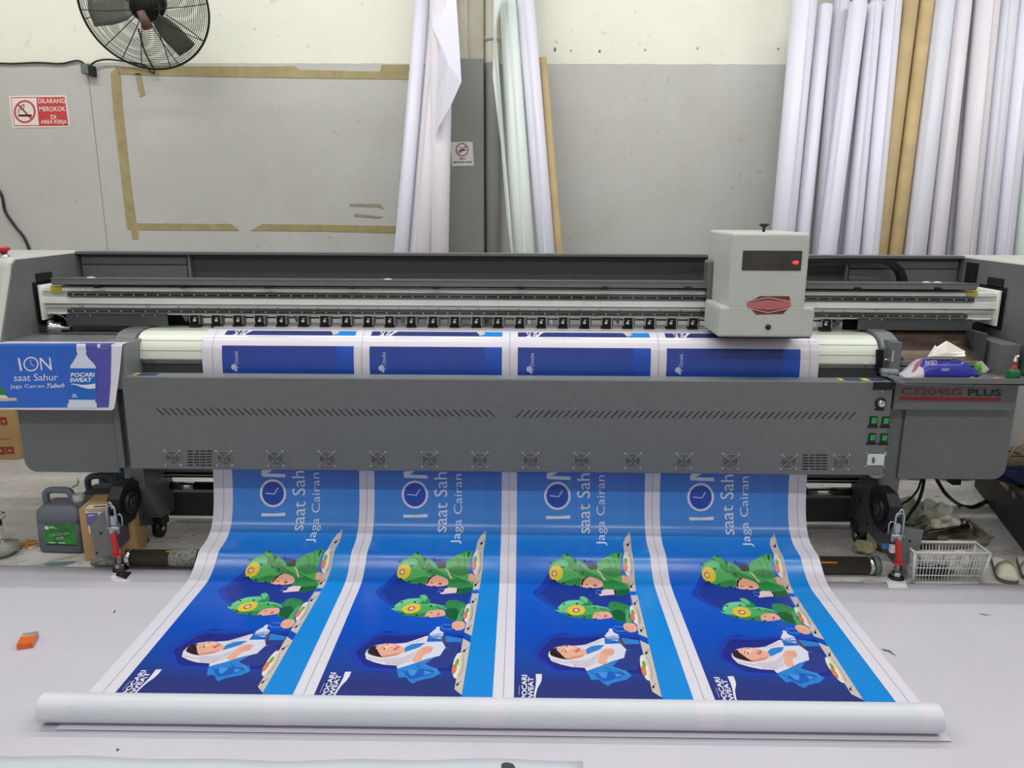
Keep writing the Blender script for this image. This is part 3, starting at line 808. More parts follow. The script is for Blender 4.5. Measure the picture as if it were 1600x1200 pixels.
for px in (290, 463, 630, 815, 965, 1310):
    p = PY(px, 500, 3.82).x; mb.prism([(p-0.02, zr), (p+0.016, zr), (p+0.01, zr-0.03), (p+0.004, zr-0.042), (p-0.003, zr-0.036)], 3.82, 3.834, STEEL, 'y')
part('roller_shaft', mb)
for (a, b) in ((262, 300), (1318, 1342)):
    mb = MB(); mb.box(PY(a, 500, 3.87).x, PY(b, 500, 3.87).x, 3.87, 3.88, 1.10, zr, BLACK_M); part('end_block', mb)

# ------------------------------------------------------------------ sheet profile (shared by the platen and the banner)
PROF = [(3.955, 1.108), (3.85, 1.108), (3.74, 1.107), (3.685, 1.100), (3.645, 1.080), (3.618, 1.045), (3.606, 1.00), (3.602, 0.95), (3.602, 0.91),
        (3.608, 0.7), (3.614, 0.5), (3.614, 0.40), (3.602, 0.30), (3.588, 0.235), (3.563, 0.175), (3.532, 0.135), (3.49, 0.110), (3.44, 0.099), (3.40, 0.095),
        (3.37, 0.086), (3.335, 0.060), (3.29, 0.032), (3.24, 0.014), (3.18, 0.008), (3.05, 0.007), (2.8, 0.0065), (2.5, 0.0065), (2.2, 0.0065)]
fine = catmull(PROF, 5)
cum = [0.0]
for i in range(1, len(fine)): cum.append(cum[-1]+math.dist(fine[i], fine[i-1]))
def s_pos(s):
    s = min(max(s, 0), cum[-1]-1e-6)
    lo, hi = 0, len(cum)-1
    while hi-lo > 1:
        m_ = (lo+hi)//2
        if cum[m_] <= s: lo = m_
        else: hi = m_
    t = (s-cum[lo])/(cum[hi]-cum[lo]); a, b = fine[lo], fine[hi]
    y = a[0]+(b[0]-a[0])*t; z = a[1]+(b[1]-a[1])*t
    # smooth normal
    def tn(i):
        i0, i1 = max(i-1, 0), min(i+1, len(fine)-1)
        d = Vector((0, fine[i1][0]-fine[i0][0], fine[i1][1]-fine[i0][1])); d.normalize(); return d
    tv = tn(lo)*(1-t)+tn(hi)*t; tv.normalize()
    return y, z, Vector((0, tv.z, -tv.y))      # outward: up / towards the room
def s_inv(px, py):
    d = ray(px, py); best = None
    for i in range(len(fine)-1):
        (ya, za), (yb2, zb2) = fine[i], fine[i+1]
        # camera + t d  on segment
        ey, ez = yb2-ya, zb2-za
        den = d.y*ez-d.z*ey
        if abs(den) < 1e-12: continue
        t = ((ya-CP.y)*ez-(za-CP.z)*ey)/den
        if abs(ey) > abs(ez): q = (CP.y+t*d.y-ya)/ey
        else: q = (CP.z+t*d.z-za)/ez
        if -1e-6 <= q <= 1+1e-6 and t > 0 and (best is None or t < best[0]): best = (t, cum[i]+q*(cum[i+1]-cum[i]), CP.x+t*d.x)
    if best is None: return (0, 0)
    return (best[2], best[1])

# platen
off = 0.007
pp_ = [p for p in catmull(PROF[:9], 5) if p[1] > 0.975]
outer = []
for i, p in enumerate(pp_):
    a = pp_[max(i-1, 0)]; b = pp_[min(i+1, len(pp_)-1)]
    d = Vector((b[0]-a[0], b[1]-a[1])).normalized(); n_ = Vector((d.y, -d.x))
    outer.append((p[0]-n_.x*off, p[1]-n_.y*off))
inner = [(p[0]+0.02, p[1]-0.03) for p in reversed(outer)]
PLX0, PLX1 = PY(213, 560, 3.61).x, PY(1373, 565, 3.61).x
mb = MB(); mb.prism(outer+inner, PLX0, PLX1, PLATE, 'x'); pl = part('platen', mb)
SEAMP = flat('plate_seam', (150, 156, 146), 0.5)
mb = MB()
for py in (534, 550.5):
    z_ = PY(700, py+2, 3.612).z
    yy = min(outer, key=lambda p: abs(p[1]-z_))
    mb.box(PLX0, PLX1, yy[0]-0.0012, yy[0]+0.004, yy[1]-0.0015, yy[1]+0.0015, SEAMP)
sub('plate_seams', mb, pl)
for px in (224, 237, 1353, 1367):
    mb = MB(); p = PY(px, 562 if px < 700 else 570, 3.608); mb.cyl((p.x, 3.604, p.z), (p.x, 3.62, p.z), 0.006, m=CHROME, n=12); mb.cyl((p.x, 3.6035, p.z), (p.x, 3.61, p.z), 0.003, m=BLACK, n=8); sub('plate_screw', mb, pl)
mb = MB(); mb.box(PLX0+0.01, PLX1-0.0, 3.622, 3.66, 0.40, 0.972, GREY_D); mb.box(PLX0+0.01, PLX1, 3.614, 3.63, 0.955, 0.972, GREY); part('lower_apron', mb)
# end caps of the platen
capo = [(p[0]-0.02, p[1]+0.006) for p in outer if p[1] > 0.99]+[(3.58, 0.93), (3.56, 0.90), (3.95, 0.90)]
mb = MB(); mb.prism(capo, PLX0-0.10, PLX0-0.004, GREY, 'x'); ec = part('platen_end_cap', mb, bevel=0.004)
mb = MB()
for z_ in (1.0, 0.96, 0.93): mb.cyl((PLX0-0.03, 3.575, z_), (PLX0-0.03, 3.60, z_), 0.005, m=BLACK, n=10)
sub('cap_screws', mb, ec)
mb = MB(); mb.prism([(3.60, 0.93), (3.60, 1.06), (3.64, 1.095), (3.70, 1.115), (3.95, 1.125), (3.95, 0.93)], PLX1+0.006, PLX1+0.09, GREY_L, 'x'); part('platen_end_cap', mb, bevel=0.004)
p0 = PY(1394, 535, 3.55); p1 = PY(1404, 590, 3.55)
mb = MB(); mb.box(p0.x, p1.x, 3.55, 3.64, p1.z, p0.z, GREY); mb.box(p0.x+0.006, p0.x+0.014, 3.547, 3.55, PY(1400, 565, 3.55).z, PY(1400, 548, 3.55).z, WHITE_P)
part('corner_bracket', mb, bevel=0.003)
mb = MB(); mb.box(PY(1372, 546, 3.6).x, PY(1381, 546, 3.6).x, 3.595, 3.62, PY(1375, 574, 3.6).z, PY(1375, 547, 3.6).z, BLACK_M)
mb.tube(catmull([tuple(PY(x, y, 3.56)) for x, y in ((1382, 562), (1390, 563), (1396, 568), (1398, 576))], 4), 0.006, CHROME, 8); part('heater_terminal', mb)
mb = MB(); a_ = PY(1378, 582, 3.52); b_ = PY(1401, 583, 3.52)
n_ = 40; mb.tube([a_.lerp(b_, i/n_) for i in range(n_+1)], [0.021 if (i//4) % 2 == 0 else 0.015 for i in range(n_+1)], mat('conduit_grey', (128, 136, 140), 0.4), 14); part('corrugated_conduit', mb)

# ------------------------------------------------------------------ front panel
FY = 3.46
FXL, FXR = PY(190, 592, FY).x, PY(1396, 598, FY).x
FZT, FZB = PY(800, 593, FY).z, PY(800, 738, FY).z
mb = MB(); mb.prism([(FY, FZB+0.004), (FY+0.004, FZB), (FY+0.10, FZB), (FY+0.10, FZT-0.10), (FY+0.085, FZT), (FY+0.003, FZT), (FY, FZT-0.003)], FXL, FXR, GREY, 'x')
FP = part('dryer_panel', mb, label='long dark grey dryer panel with fans and vents')
mb = MB(); mb.box(FXL+0.002, FXR-0.002, FY+0.004, FY+0.084, FZT, FZT+0.0015, GREY_L); sub('top_lip', mb, FP)
NAVY = flat('sticker_navy', (52, 62, 100)); 
mb = MB()
for (a, b, c_) in ((200, 206, YELLOW), (207, 236, NAVY), (1315, 1322, YELLOW), (1323, 1350, NAVY), (1352, 1362, YELLOW), (1364, 1385, NAVY)):
    p = PZ(a, 589+a*0.0055, FZT); q = PZ(b, 589+a*0.0055, FZT); mb.box(p.x, q.x, FY+0.02, FY+0.07, FZT+0.0015, FZT+0.003, c_)
sub('lip_stickers', mb, FP)
def fpx(px, py): return PY(px, py, FY)
mb = MB()
def slot(ax_, az_, bx_, bz_, wd):
    dx, dz = bx_-ax_, bz_-az_; l = math.hypot(dx, dz); nx, nz = -dz/l*wd/2, dx/l*wd/2
    mb.prism([(ax_+nx, az_+nz), (bx_+nx, bz_+nz), (bx_-nx, bz_-nz), (ax_-nx, az_-nz)], FY-0.0006, FY+0.002, BLACK_M, 'y')
for i in range(50):
    x_ = 244+10.55*i; a = fpx(x_, 637.5+i*0.055); b = fpx(x_+11.5, 648.5+i*0.055); slot(a.x, a.z, b.x, b.z, 0.0042)
sub('vent_slots', mb, FP)
mb = MB()
for i in range(50):
    x_ = 817.5+10.6*i; a = fpx(x_, 641+i*0.06); b = fpx(x_-11, 652+i*0.06); slot(a.x, a.z, b.x, b.z, 0.0042)
sub('vent_slots', mb, FP)
# louvre grids
for (x0_, y0_) in ((293, 704), (1254, 710)):
    mb = MB()
    for r_ in range(6):
        for c_ in range(4):
            if r_ in (0, 5) and c_ == 1: x_s, x_e = x0_+c_*10+3, x0_+c_*10+8
            else: x_s, x_e = x0_+c_*10, x0_+c_*10+8.4
            a = fpx(x_s, y0_+r_*4.4); b = fpx(x_e, y0_+r_*4.4+1.8); mb.box(a.x, b.x, FY-0.0006, FY+0.002, b.z, a.z, BLACK_M)
    sub('louvre_grid', mb, FP)
# fan grilles
WIRE2 = mat('grille_wire', (176, 178, 176), 0.4, metal=0.3, var=0.05)
g = MB(); g.cyl((0, -0.0008, 0), (0, 0.003, 0), 0.0345, m=BLACK_M, n=32)
for r_ in (0.034, 0.0265, 0.019, 0.0115): g.tube([(r_*math.cos(2*math.pi*k/32), -0.003, r_*math.sin(2*math.pi*k/32)) for k in range(32)], 0.0013, WIRE2, 5, closed=True)
for sx in (-1, 1): g.tube([(-0.036*sx, -0.004, -0.036), (0.036*sx, -0.004, 0.036)], 0.0010, WIRE2, 5)
for sx in (-1, 1):
    for sz in (-1, 1): g.cyl((0.036*sx, -0.005, 0.036*sz), (0.036*sx, 0.002, 0.036*sz), 0.0045, m=WIRE2, n=10)
go = build('t', g); gd = go.data; bpy.data.objects.remove(go)
for px in (270, 350.5, 430.5, 511, 591, 671, 750, 829, 908.5, 988.5, 1068.5, 1141, 1232.5, 1314):
    p = fpx(px, 713.5+px*0.0062); o = bpy.data.objects.new('fan_grille', gd); COL.objects.link(o); o.parent = FP; o.location = p+Vector((-0, 0, 0))
# controls at the right end
mb = MB(); a = fpx(1365, 597); b = fpx(1396, 609); mb.box(a.x, b.x, FY-0.004, FY, b.z, a.z, BLACK); ds = sub('temperature_display', mb, FP)
mb = MB(); a = fpx(1378, 611.5); mb.cyl((a.x, FY-0.004, a.z), (a.x, FY, a.z), 0.004, m=CHROME, n=10); sub('lock_screw', mb, FP)
mb = MB(); a = fpx(1375.5, 629.5); mb.lathe((a.x, FY, a.z), [(0.026, 0), (0.026, 0.004), (0.017, 0.005)], BLACK, axis=Vector((0, -1, 0))); mb.lathe((a.x, FY, a.z), [(0.017, 0.0), (0.017, 0.018), (0.013, 0.022), (0.001, 0.022)], CHROME, axis=Vector((0, -1, 0)))
a2 = fpx(1367, 637.5); b2 = fpx(1381.5, 641.5); mb.box(a2.x, b2.x, FY-0.001, FY, b2.z, a2.z, BLACK); sub('dial', mb, FP)
for (px, py) in ((1364.5, 657), (1383.5, 657.5), (1362.5, 683.5), (1381, 684)):
    mb = MB(); c_ = fpx(px, py); mb.box(c_.x-0.017, c_.x+0.016, FY-0.005, FY, c_.z-0.023, c_.z+0.02, BLACK)
    mb.prism([(FY-0.005, c_.z-0.013), (FY-0.012, c_.z+0.014), (FY-0.005, c_.z+0.015)], c_.x-0.011, c_.x+0.011, GREEN_SW, 'x')
    a = fpx(px-9, py+7.5); b = fpx(px+6.5, py+11.5); mb.box(a.x, b.x, FY-0.002, FY, b.z, a.z, BLACK)
    sub('rocker_switch', mb, FP)
mb = MB(); a = fpx(1356, 709); b = fpx(1380, 726.5); mb.box(a.x, b.x, FY-0.005, FY, b.z, a.z, flat('socket_white', (210, 220, 214)))
c_ = fpx(1363.5, 718); mb.box(c_.x-0.004, c_.x+0.004, FY-0.014, FY-0.005, c_.z-0.013, c_.z+0.012, flat('key_teal', (70, 100, 104)))
for (x_, y_) in ((1353.5, 707), (1383, 707.5), (1352, 728), (1381, 728.5)):
    d_ = fpx(x_, y_); mb.cyl((d_.x, FY-0.003, d_.z), (d_.x, FY, d_.z), 0.0035, m=CHROME, n=8)
sub('main_switch', mb, FP)
mb = MB(); a = fpx(1388, 707); mb.box(FXR, FXR+0.012, FY+0.01, FY+0.03, a.z-0.02, a.z, WIRE2); a = fpx(198, 702); mb.cyl((FXL-0.006, FY+0.02, a.z), (FXL, FY+0.02, a.z), 0.012, m=WIRE2, n=12); sub('panel_bolts', mb, FP)
mb = MB(); a = PY(1367, 745, FY+0.06); mb.lathe((a.x, FY+0.06, FZB), [(0.036, 0), (0.036, -0.012), (0.025, -0.028), (0.001, -0.034)], WHITE_P); sub('work_light', mb, FP)

# ------------------------------------------------------------------ lower boxes, trays, legs
for s in (-1, 1):
    if s < 0: xo, xi = PY(40, 735, 3.55).x, PY(187, 735, 3.55).x
    else: xi, xo = PY(1403, 740, 3.55).x, PY(1570, 745, 3.55).x
    zb_ = PY(100, 738, 3.55).z if s < 0 else PY(1500, 749, 3.55).z
    ztop_ = 1.075 if s < 0 else 0.925
    xlo, xhi = min(xo, xi), max(xo, xi)
    mb = MB(); mb.prism(rrect(xlo, xhi, zb_, ztop_, 0.06, corners=(1, 0, 0, 0) if s < 0 else (0, 1, 0, 0)), 3.55, 4.1, GREY, 'y')
    bx = part('side_cabinet', mb, bevel=0.003)
    # leg panel between cabinet and dryer panel
    if s < 0: l0, l1 = PY(188.5, 700, 3.56).x, PY(232, 760, 3.60).x
    else: l0, l1 = PY(1367, 760, 3.60).x, PY(1402, 760, 3.58).x
    mb = MB(); mb.box(l0, l1, 3.565, 3.86, 0.33, 0.90, GREY)
    mb.prism([(3.565, 0.331), (3.86, 0.331), (3.86, 0.10), (3.70, 0.12)], l0, l1, GREY, 'x')
    part('leg', mb, bevel=0.003)
# left upper front (poster hangs on it)
mb = MB(); mb.box(XM-HX-0.02, PY(197, 560, 3.48).x, 3.47, 3.72, 0.86, 1.072, GREY_L); lf = part('front_tray', mb, bevel=0.006, label='light grey top of the left tray')
mb = MB(); mb.box(PY(187, 640, 3.54).x, PLX0-0.10, 3.53, 3.56, 0.45, 0.93, GREY); part('gap_filler', mb)
# right: tray
TY = 3.38
tx0 = PY(1408, 600, TY).x; tx1 = XM+2.52
tz1 = PY(1500, 591, TY).z; tz0 = PY(1500, 602, TY).z
mb = MB()
mb.box(tx0, tx1, TY, 3.62, tz0, tz0+0.008, GREY)
mb.prism([(tx0-0.012, tz0+0.004), (tx1, tz0-0.001), (tx1, tz1-0.002), (tx0+0.0, tz1), (tx0-0.03, tz0+0.028), (tx0-0.035, tz0+0.015)], TY, TY+0.006, GREY, 'y')
mb.box(tx0, tx0+0.006, TY, 3.62, tz0, tz1-0.004, GREY); mb.box(tx0, tx1, 3.61, 3.62, tz0, tz1, GREY); mb.box(tx1-0.006, tx1, TY, 3.62, tz0, tz1, GREY)
tr = part('front_tray', mb, bevel=0.001)
mb = MB(); mb.prism([(tx0-0.03, tz0+0.024), (tx0+0.01, tz0+0.004), (tx0+0.02, tz0+0.012), (tx0-0.01, tz0+0.034), (tx0-0.09, tz0+0.045)], TY-0.002, TY+0.02, GREY_L, 'y'); sub('tray_lug', mb, tr)
# name board
NY = 3.50
nx0, nx1 = PY(1397, 620, NY).x, PY(1590, 615, NY).x
nz0, nz1 = PY(1500, 641, NY).z, 0.93
mb = MB(); mb.box(nx0, nx1, NY, NY+0.05, nz0, nz1, GREY); nb = part('name_board', mb, bevel=0.003)
A = Art(lambda x, y: (PY(x, y, NY).x, PY(x, y, NY).z), lambda u, v, h: (u, NY-h-0.0005, v), eps=0.0005)
A.cuts = None
RL = flat('logo_dull_red', (120, 48, 52)); RL2 = flat('logo_red', (158, 36, 42)); BLK = flat('logo_black', (28, 28, 30))
A.text('C3204SG', (1408, 616.8), (1503, 618.3), (1408.5, 605.3), RL, bold=0.03)
A.text('PLUS', (1512, 618.6), (1564.5, 619.2), (1512.3, 607.5), BLK, bold=0.03)
A.poly([(1406, 619.8), (1564, 621.8), (1563, 627.2), (1406, 625.2)], RL2)
A.build('name_lettering', nb)
# grey block and parking station on the right
pb0 = PY(1566, 538, 3.56); pb1 = PY(1588, 590, 3.56)
mb = MB(); mb.box(pb0.x, pb1.x, 3.56, 3.90, 0.93, pb0.z, GREY); part('side_block', mb, bevel=0.003)
STAIN = mat('stained_steel', (92, 76, 68), 0.3, metal=0.6, var=0.95, scale=2.6, stretch=(1, 2, 4))
sx0, sx1 = PLX1+0.12, pb0.x-0.03
mb = MB(); rows = []
for i in range(9):
    t = i/8; rows.append([Vector((sx0+(sx1-sx0)*j/12, 3.66+0.16*t, 0.985+0.13*t)) for j in range(13)])
mb.grid(rows, STAIN); 
mb.box(sx0, sx1, 3.64, 3.66, 0.965, 0.985, GREY_L); mb.box(sx0, sx1, 3.82, 3.83, 1.11, 1.125, GREY_D); mb.box(sx1-0.01, sx1+0.012, 3.65, 3.83, 0.96, 1.12, GREY_D)
mb.box(sx0, sx1, 3.60, 3.66, 0.94, 0.955, PLATE)
part('capping_station', mb)
mb = MB(); mb.box(sx0-0.1, sx1+0.14, 3.90, 3.92, 0.93, 1.13, GREY_D); part('inner_shield', mb)

# ------------------------------------------------------------------ carriage
CY = 3.45
cx0, cx1 = PY(1142, 420, CY).x, PY(1263, 420, CY).x
cz1 = PY(1200, 364, CY).z; cz0 = PY(1200, 527.5, CY).z; czm = PY(1200, 479.5, CY).z
ex0, ex1 = PY(1123, 510, CY).x, PY(1272, 510, CY).x
mb = MB(); mb.box(cx0, cx1, CY, 3.90, czm-0.01, cz1, WHITE_P)
mb.box(cx0, cx1, CY, 3.745, cz0, czm+0.01, WHITE_P)
CR = part('print_carriage', mb, bevel=0.014, seg=3, label='white box shaped print carriage')
mb = MB(); mb.box(ex0, ex1, CY+0.002, 3.74, cz0, czm, WHITE_P); sub('lower_skirt', mb, CR, bevel=0.012)
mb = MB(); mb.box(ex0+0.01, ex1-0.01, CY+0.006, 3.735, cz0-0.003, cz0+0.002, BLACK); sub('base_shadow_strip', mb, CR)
a = PY(1161, 391.5, CY); b = PY(1251, 423, CY)
mb = MB(); mb.prism(rrect(a.x, b.x, b.z, a.z, 0.004), CY-0.002, CY+0.004, mat('smoked_window', (62, 58, 54), 0.18, var=0.3, scale=9), 'y'); sub('window', mb, CR)
a = PY(1243, 410, CY); mb = MB(); mb.prism([(a.x-0.018, a.z), (a.x+0.0, a.z-0.009), (a.x+0.012, a.z-0.004), (a.x+0.012, a.z+0.006), (a.x, a.z+0.008)], CY-0.004, CY-0.0022, mat('red_lamp', (255, 50, 50), 0.3, var=0, emit=((255, 60, 60), 1.4)), 'y'); sub('indicator_lamp', mb, CR)
A = Art(lambda x, y: (PY(1100+x/6, 340+y/6, CY).x, PY(1100+x/6, 340+y/6, CY).z), lambda u, v, h: (u, CY-h, v), eps=0.0005)
LR = flat('logo_dark_red', (122, 48, 50)); LP = flat('logo_pink', (182, 104, 100)); LW = flat('logo_pale', (205, 190, 186)); LD = flat('logo_maroon', (92, 42, 48))
A.poly([(500, 750), (520, 736), (800, 736), (812, 790), (812, 830), (740, 905), (490, 910), (440, 860), (400, 820), (410, 790)], LR)
A.poly([(420, 785), (600, 756), (805, 785), (600, 800)], LD); A.poly([(420, 845), (600, 885), (800, 848), (600, 838)], LD)
A.poly([(405, 795), (600, 770), (812, 792), (812, 842), (600, 868), (405, 842)], LP)
A.line([(410, 785), (600, 750), (810, 786)], 7, LW); A.line([(410, 848), (600, 890), (790, 850)], 7, LW)
A.build('badge', CR)
a = PY(1200, 511, CY); mb = MB(); mb.lathe((a.x, CY, a.z), [(0.012, 0), (0.012, 0.006), (0.007, 0.012), (0.001, 0.013)], BLACK, axis=Vector((0, -1, 0))); sub('lock_knob', mb, CR)
a = PY(1194, 352, 3.62); mb = MB(); mb.lathe((a.x, 3.62, cz1), [(0.007, 0), (0.006, 0.018), (0.022, 0.03), (0.022, 0.036), (0.001, 0.038)], BLACK); sub('lifting_knob', mb, CR)
mb = MB(); mb.box(cx0-0.025, cx0+0.01, 3.76, 3.86, 1.22, 1.45, mat('carriage_backplate', (104, 106, 108), 0.4, metal=0.2)); sub('back_plate', mb, CR, bevel=0.01)

# ------------------------------------------------------------------ under the machine: feed rollers, stretcher and take-up brackets
BAR = mat('dark_bar', (58, 58, 60), 0.35, metal=0.4, var=0.1)
ux0, ux1 = XM-1.88, XM+1.88
mb = MB(); mb.cyl((ux0, 3.80, 0.335), (ux1, 3.80, 0.335), 0.028, m=BAR); mb.cyl((ux0, 3.86, 0.39), (ux1, 3.86, 0.39), 0.02, m=BAR)
mb.box(ux0, ux1, 3.72, 3.725, 0.345, 0.348, WIRE2); part('guide_roller', mb)
mb = MB(); mb.cyl((ux0, 3.84, 0.245), (ux1, 3.84, 0.245), 0.022, m=BLACK)
for (a, b) in ((270, 303), (1262, 1330)):
    p = PY(a, 770, 3.82).x; q = PY(b, 770, 3.82).x; mb.cyl((p, 3.84, 0.245), (q, 3.84, 0.245), 0.0225, m=CHROME)
part('guide_roller', mb)
mb = MB(); mb.box(ux0, ux1, 3.88, 3.98, 0.055, 0.19, mat('stretcher_paint', (70, 72, 76), 0.5)); part('stretcher', mb, bevel=0.004)
for s in (-1, 1):
    def XX(pl, pr, py, Y): return PY(pl, py, Y).x if s < 0 else PY(pr, py, Y).x
    # side plate seen edge on and in perspective
    xp = XX(178, 1399, 860, 3.33)
    mb = MB()
    mb.prism([(3.33, 0.085), (3.33, 0.235), (3.40, 0.30), (3.62, 0.43), (3.84, 0.43), (3.84, 0.12), (3.74, 0.06), (3.60, 0.12), (3.42, 0.10)], xp-0.005, xp+0.005, GREY_D, 'x')
    fr0, fr1 = (XX(143, 0, 840, 3.33), xp) if s < 0 else (xp, XX(0, 1441, 840, 3.33))
    pts = [(fr0+(0.012 if s < 0 else 0), 0.085), (fr1-(0.012 if s > 0 else 0), 0.085), (fr1, 0.30 if s < 0 else 0.25), (fr0, 0.25 if s < 0 else 0.30)]
    if s > 0: pts = [(fr0, 0.085), (fr1-0.012, 0.085), (fr1, 0.255), (fr0+0.03, 0.262), (fr0, 0.262)]
    else: pts = [(fr0+0.012, 0.085), (fr1, 0.085), (fr1, 0.32), (fr0+0.06, 0.30), (fr0, 0.235)]
    mb.prism(pts, 3.325, 3.332, GREY, 'y')
    # back plate running to the leg
    xq = XX(230, 1345, 800, 3.70)
    mb.prism([(xp, 0.34), (xq, 0.40), (xq, 0.10), (xp, 0.08)] if s < 0 else [(xp, 0.34), (xq, 0.40), (xq, 0.10), (xp, 0.08)], 3.70, 3.71, GREY_D, 'y')
    bk = part('take_up_bracket', mb, bevel=0.002)
    mb = MB()
    for (yy, zz) in ((3.45, 0.20), (3.58, 0.28), (3.62, 0.16), (3.72, 0.24), (3.50, 0.27)):
        mb.cyl((xp-0.008, yy, zz), (xp+0.008, yy, zz), 0.008, m=BLACK_M, n=12)
    mb.cyl((fr0+0.02 if s < 0 else fr1-0.02, 3.322, 0.10), (fr0+0.02 if s < 0 else fr1-0.02, 3.33, 0.10), 0.005, m=BLACK_M, n=8); mb.cyl(((fr0+fr1)/2, 3.322, 0.20), ((fr0+fr1)/2, 3.33, 0.20), 0.005, m=BLACK_M, n=8)
    sub('bracket_holes', mb, bk)
    # black clamp housing
    xc = xp-s*0.0
    mb = MB(); x1_ = xp+s*0.03; x0_ = xp-s*0.03
    mb.prism([(3.36, 0.27), (3.37, 0.35), (3.42, 0.395), (3.52, 0.40), (3.58, 0.36), (3.58, 0.27), (3.50, 0.20), (3.42, 0.20)], x0_, x1_, BLACK, 'x')
    sub('chuck_housing', mb, bk, bevel=0.006)
    mb = MB(); mb.lathe((xp-s*0.031, 3.46, 0.30), [(0.028, -0.01), (0.05, -0.01), (0.055, 0.004), (0.05, 0.016), (0.028, 0.016), (0.028, -0.01)], BLACK, axis=Vector((-s, 0, 0))); mb.lathe((xp-s*0.031, 3.46, 0.30), [(0.0, 0.004), (0.03, 0.004), (0.03, 0.018), (0.018, 0.02), (0.001, 0.02)], BAR, axis=Vector((-s, 0, 0))); sub('chuck', mb, bk)
    # toggle clamp
    tx = XX(176, 1405, 830, 3.30); ZC = 0.20
    SILV = mat('zinc_wire', (176, 186, 190), 0.3, metal=0.7, var=0.05)
    mb = MB()
    def U(x0__, x1__, z0__, z1__, yy, r_): mb.tube([(x0__, yy, z0__), (x0__, yy, z1__-0.012), (x0__+0.008, yy, z1__), (x1__-0.008, yy, z1__), (x1__, yy, z1__-0.012), (x1__, yy, z0__)], r_, SILV, 6)
    U(tx-0.020, tx+0.018, ZC+0.03, ZC+0.145, 3.305, 0.005); U(tx-0.010, tx+0.010, ZC+0.13, ZC+0.165, 3.30, 0.004)
    U(tx+s*-0.03-0.012, tx+s*-0.03+0.012, ZC+0.04, ZC+0.10, 3.315, 0.0035)
    mb.prism([(tx-0.022, ZC+0.0), (tx+0.018, ZC+0.0), (tx+0.026, ZC+0.04), (tx+0.008, ZC+0.09), (tx-0.012, ZC+0.09), (tx-0.026, ZC+0.04)], 3.312, 3.325, SILV, 'y')
    mb.cyl((tx-0.03, 3.305, ZC+0.035), (tx+0.03, 3.305, ZC+0.035), 0.007, m=SILV, n=10)
    sub('toggle_clamp', mb, bk)
    mb = MB(); mb.tube([(tx, 3.30, ZC+0.012), (tx+0.006, 3.295, ZC-0.04), (tx+0.01, 3.29, ZC-0.085)], [0.012, 0.014, 0.015], RED, 12); mb.box(tx-0.012, tx+0.036, 3.282, 3.30, ZC-0.10, ZC-0.087, RED); sub('clamp_handle', mb, bk, bevel=0.003)
    # threaded foot
    fx = XX(188, 1402, 895, 3.345)
    mb = MB(); mb.cyl((fx, 3.35, 0.02), (fx, 3.35, 0.11), 0.0125, m=mat('threaded_rod', (158, 152, 140), 0.4, metal=0.6, scale=90, var=0.3), n=14); mb.cyl((fx, 3.35, 0.015), (fx, 3.35, 0.035), 0.022, m=CHROME, n=6, smooth=False); mb.lathe((fx, 3.35, 0.002), [(0.001, 0), (0.035, 0), (0.035, 0.006), (0.02, 0.014), (0.001, 0.014)], BLACK); sub('levelling_foot', mb, bk)
    # caster and machine foot
    wx = XX(248, 1345, 840, 3.72)
    mb = MB(); mb.cyl((wx-0.018, 3.74, 0.045), (wx+0.018, 3.74, 0.045), 0.045, m=BLACK, n=28); mb.box(wx-0.026, wx+0.026, 3.71, 3.80, 0.06, 0.12, BLACK); mb.cyl((wx-0.025, 3.74, 0.045), (wx+0.025, 3.74, 0.045), 0.012, m=CHROME, n=12); part('caster', mb)
    wx = XX(218, 1385, 855, 3.66); mb = MB(); BRS = mat('dull_brass', (120, 112, 80), 0.35, metal=0.7)
    mb.lathe((wx, 3.66, 0.001), [(0.05, 0.0), (0.052, 0.01), (0.03, 0.035), (0.016, 0.045), (0.012, 0.05), (0.012, 0.12), (0.001, 0.12)], BRS); part('levelling_foot', mb)
    wx = XX(251, 1341, 815, 3.78); mb = MB(); mb.box(wx-0.03, wx+0.02, 3.77, 3.80, 0.10, 0.112, BRS); mb.cyl((wx+s*-0.01, 3.765, 0.13), (wx+s*-0.01, 3.80, 0.13), 0.015, m=BRS, n=6, smooth=False); part('corner_bolt', mb)
# blue knob and white block on the right bracket
mb = MB(); a = PY(1385, 854, 3.36); mb.box(a.x-0.02, a.x+0.022, 3.35, 3.37, a.z-0.01, a.z+0.012, flat('clip_blue', (50, 120, 190))); part('blue_clip', mb, bevel=0.003)
mb = MB(); a = PY(1397, 859, 3.30); mb.box(a.x-0.014, a.x+0.014, 3.30, 3.323, a.z-0.018, a.z+0.018, flat('block_cream', (222, 205, 196))); part('cushion_block', mb, bevel=0.002)

# ================================================================== THE PRINTED BANNER
PSP = dict(spec=0.5)
def bg_material(name, stops, rough=0.2):
    """printed colour, lightened in places against shade, that runs along the length of the sheet (stored as UV v)"""
    m = bpy.data.materials.new(name); m.use_nodes = True; nt = m.node_tree; b = nt.nodes['Principled BSDF']
    b.inputs['Roughness'].default_value = rough
    uv = nt.nodes.new('ShaderNodeUVMap'); uv.uv_map = 'flat'
    sx = nt.nodes.new('ShaderNodeSeparateXYZ'); n = nt.nodes.new('ShaderNodeTexNoise'); n.inputs['Scale'].default_value = 3.0
    rp = nt.nodes.new('ShaderNodeValToRGB'); el = rp.color_ramp.elements
    el[0].position = stops[0][0]; el[0].color = lin(stops[0][1]); el[1].position = stops[-1][0]; el[1].color = lin(stops[-1][1])
    for p, c in stops[1:-1]:
        e = el.new(p); e.color = lin(c)
    L = nt.links.new
    L(uv.outputs[0], sx.inputs[0]); L(sx.outputs['Y'], rp.inputs[0]); L(rp.outputs[0], b.inputs['Base Color'])
    MATS[name] = m; return m
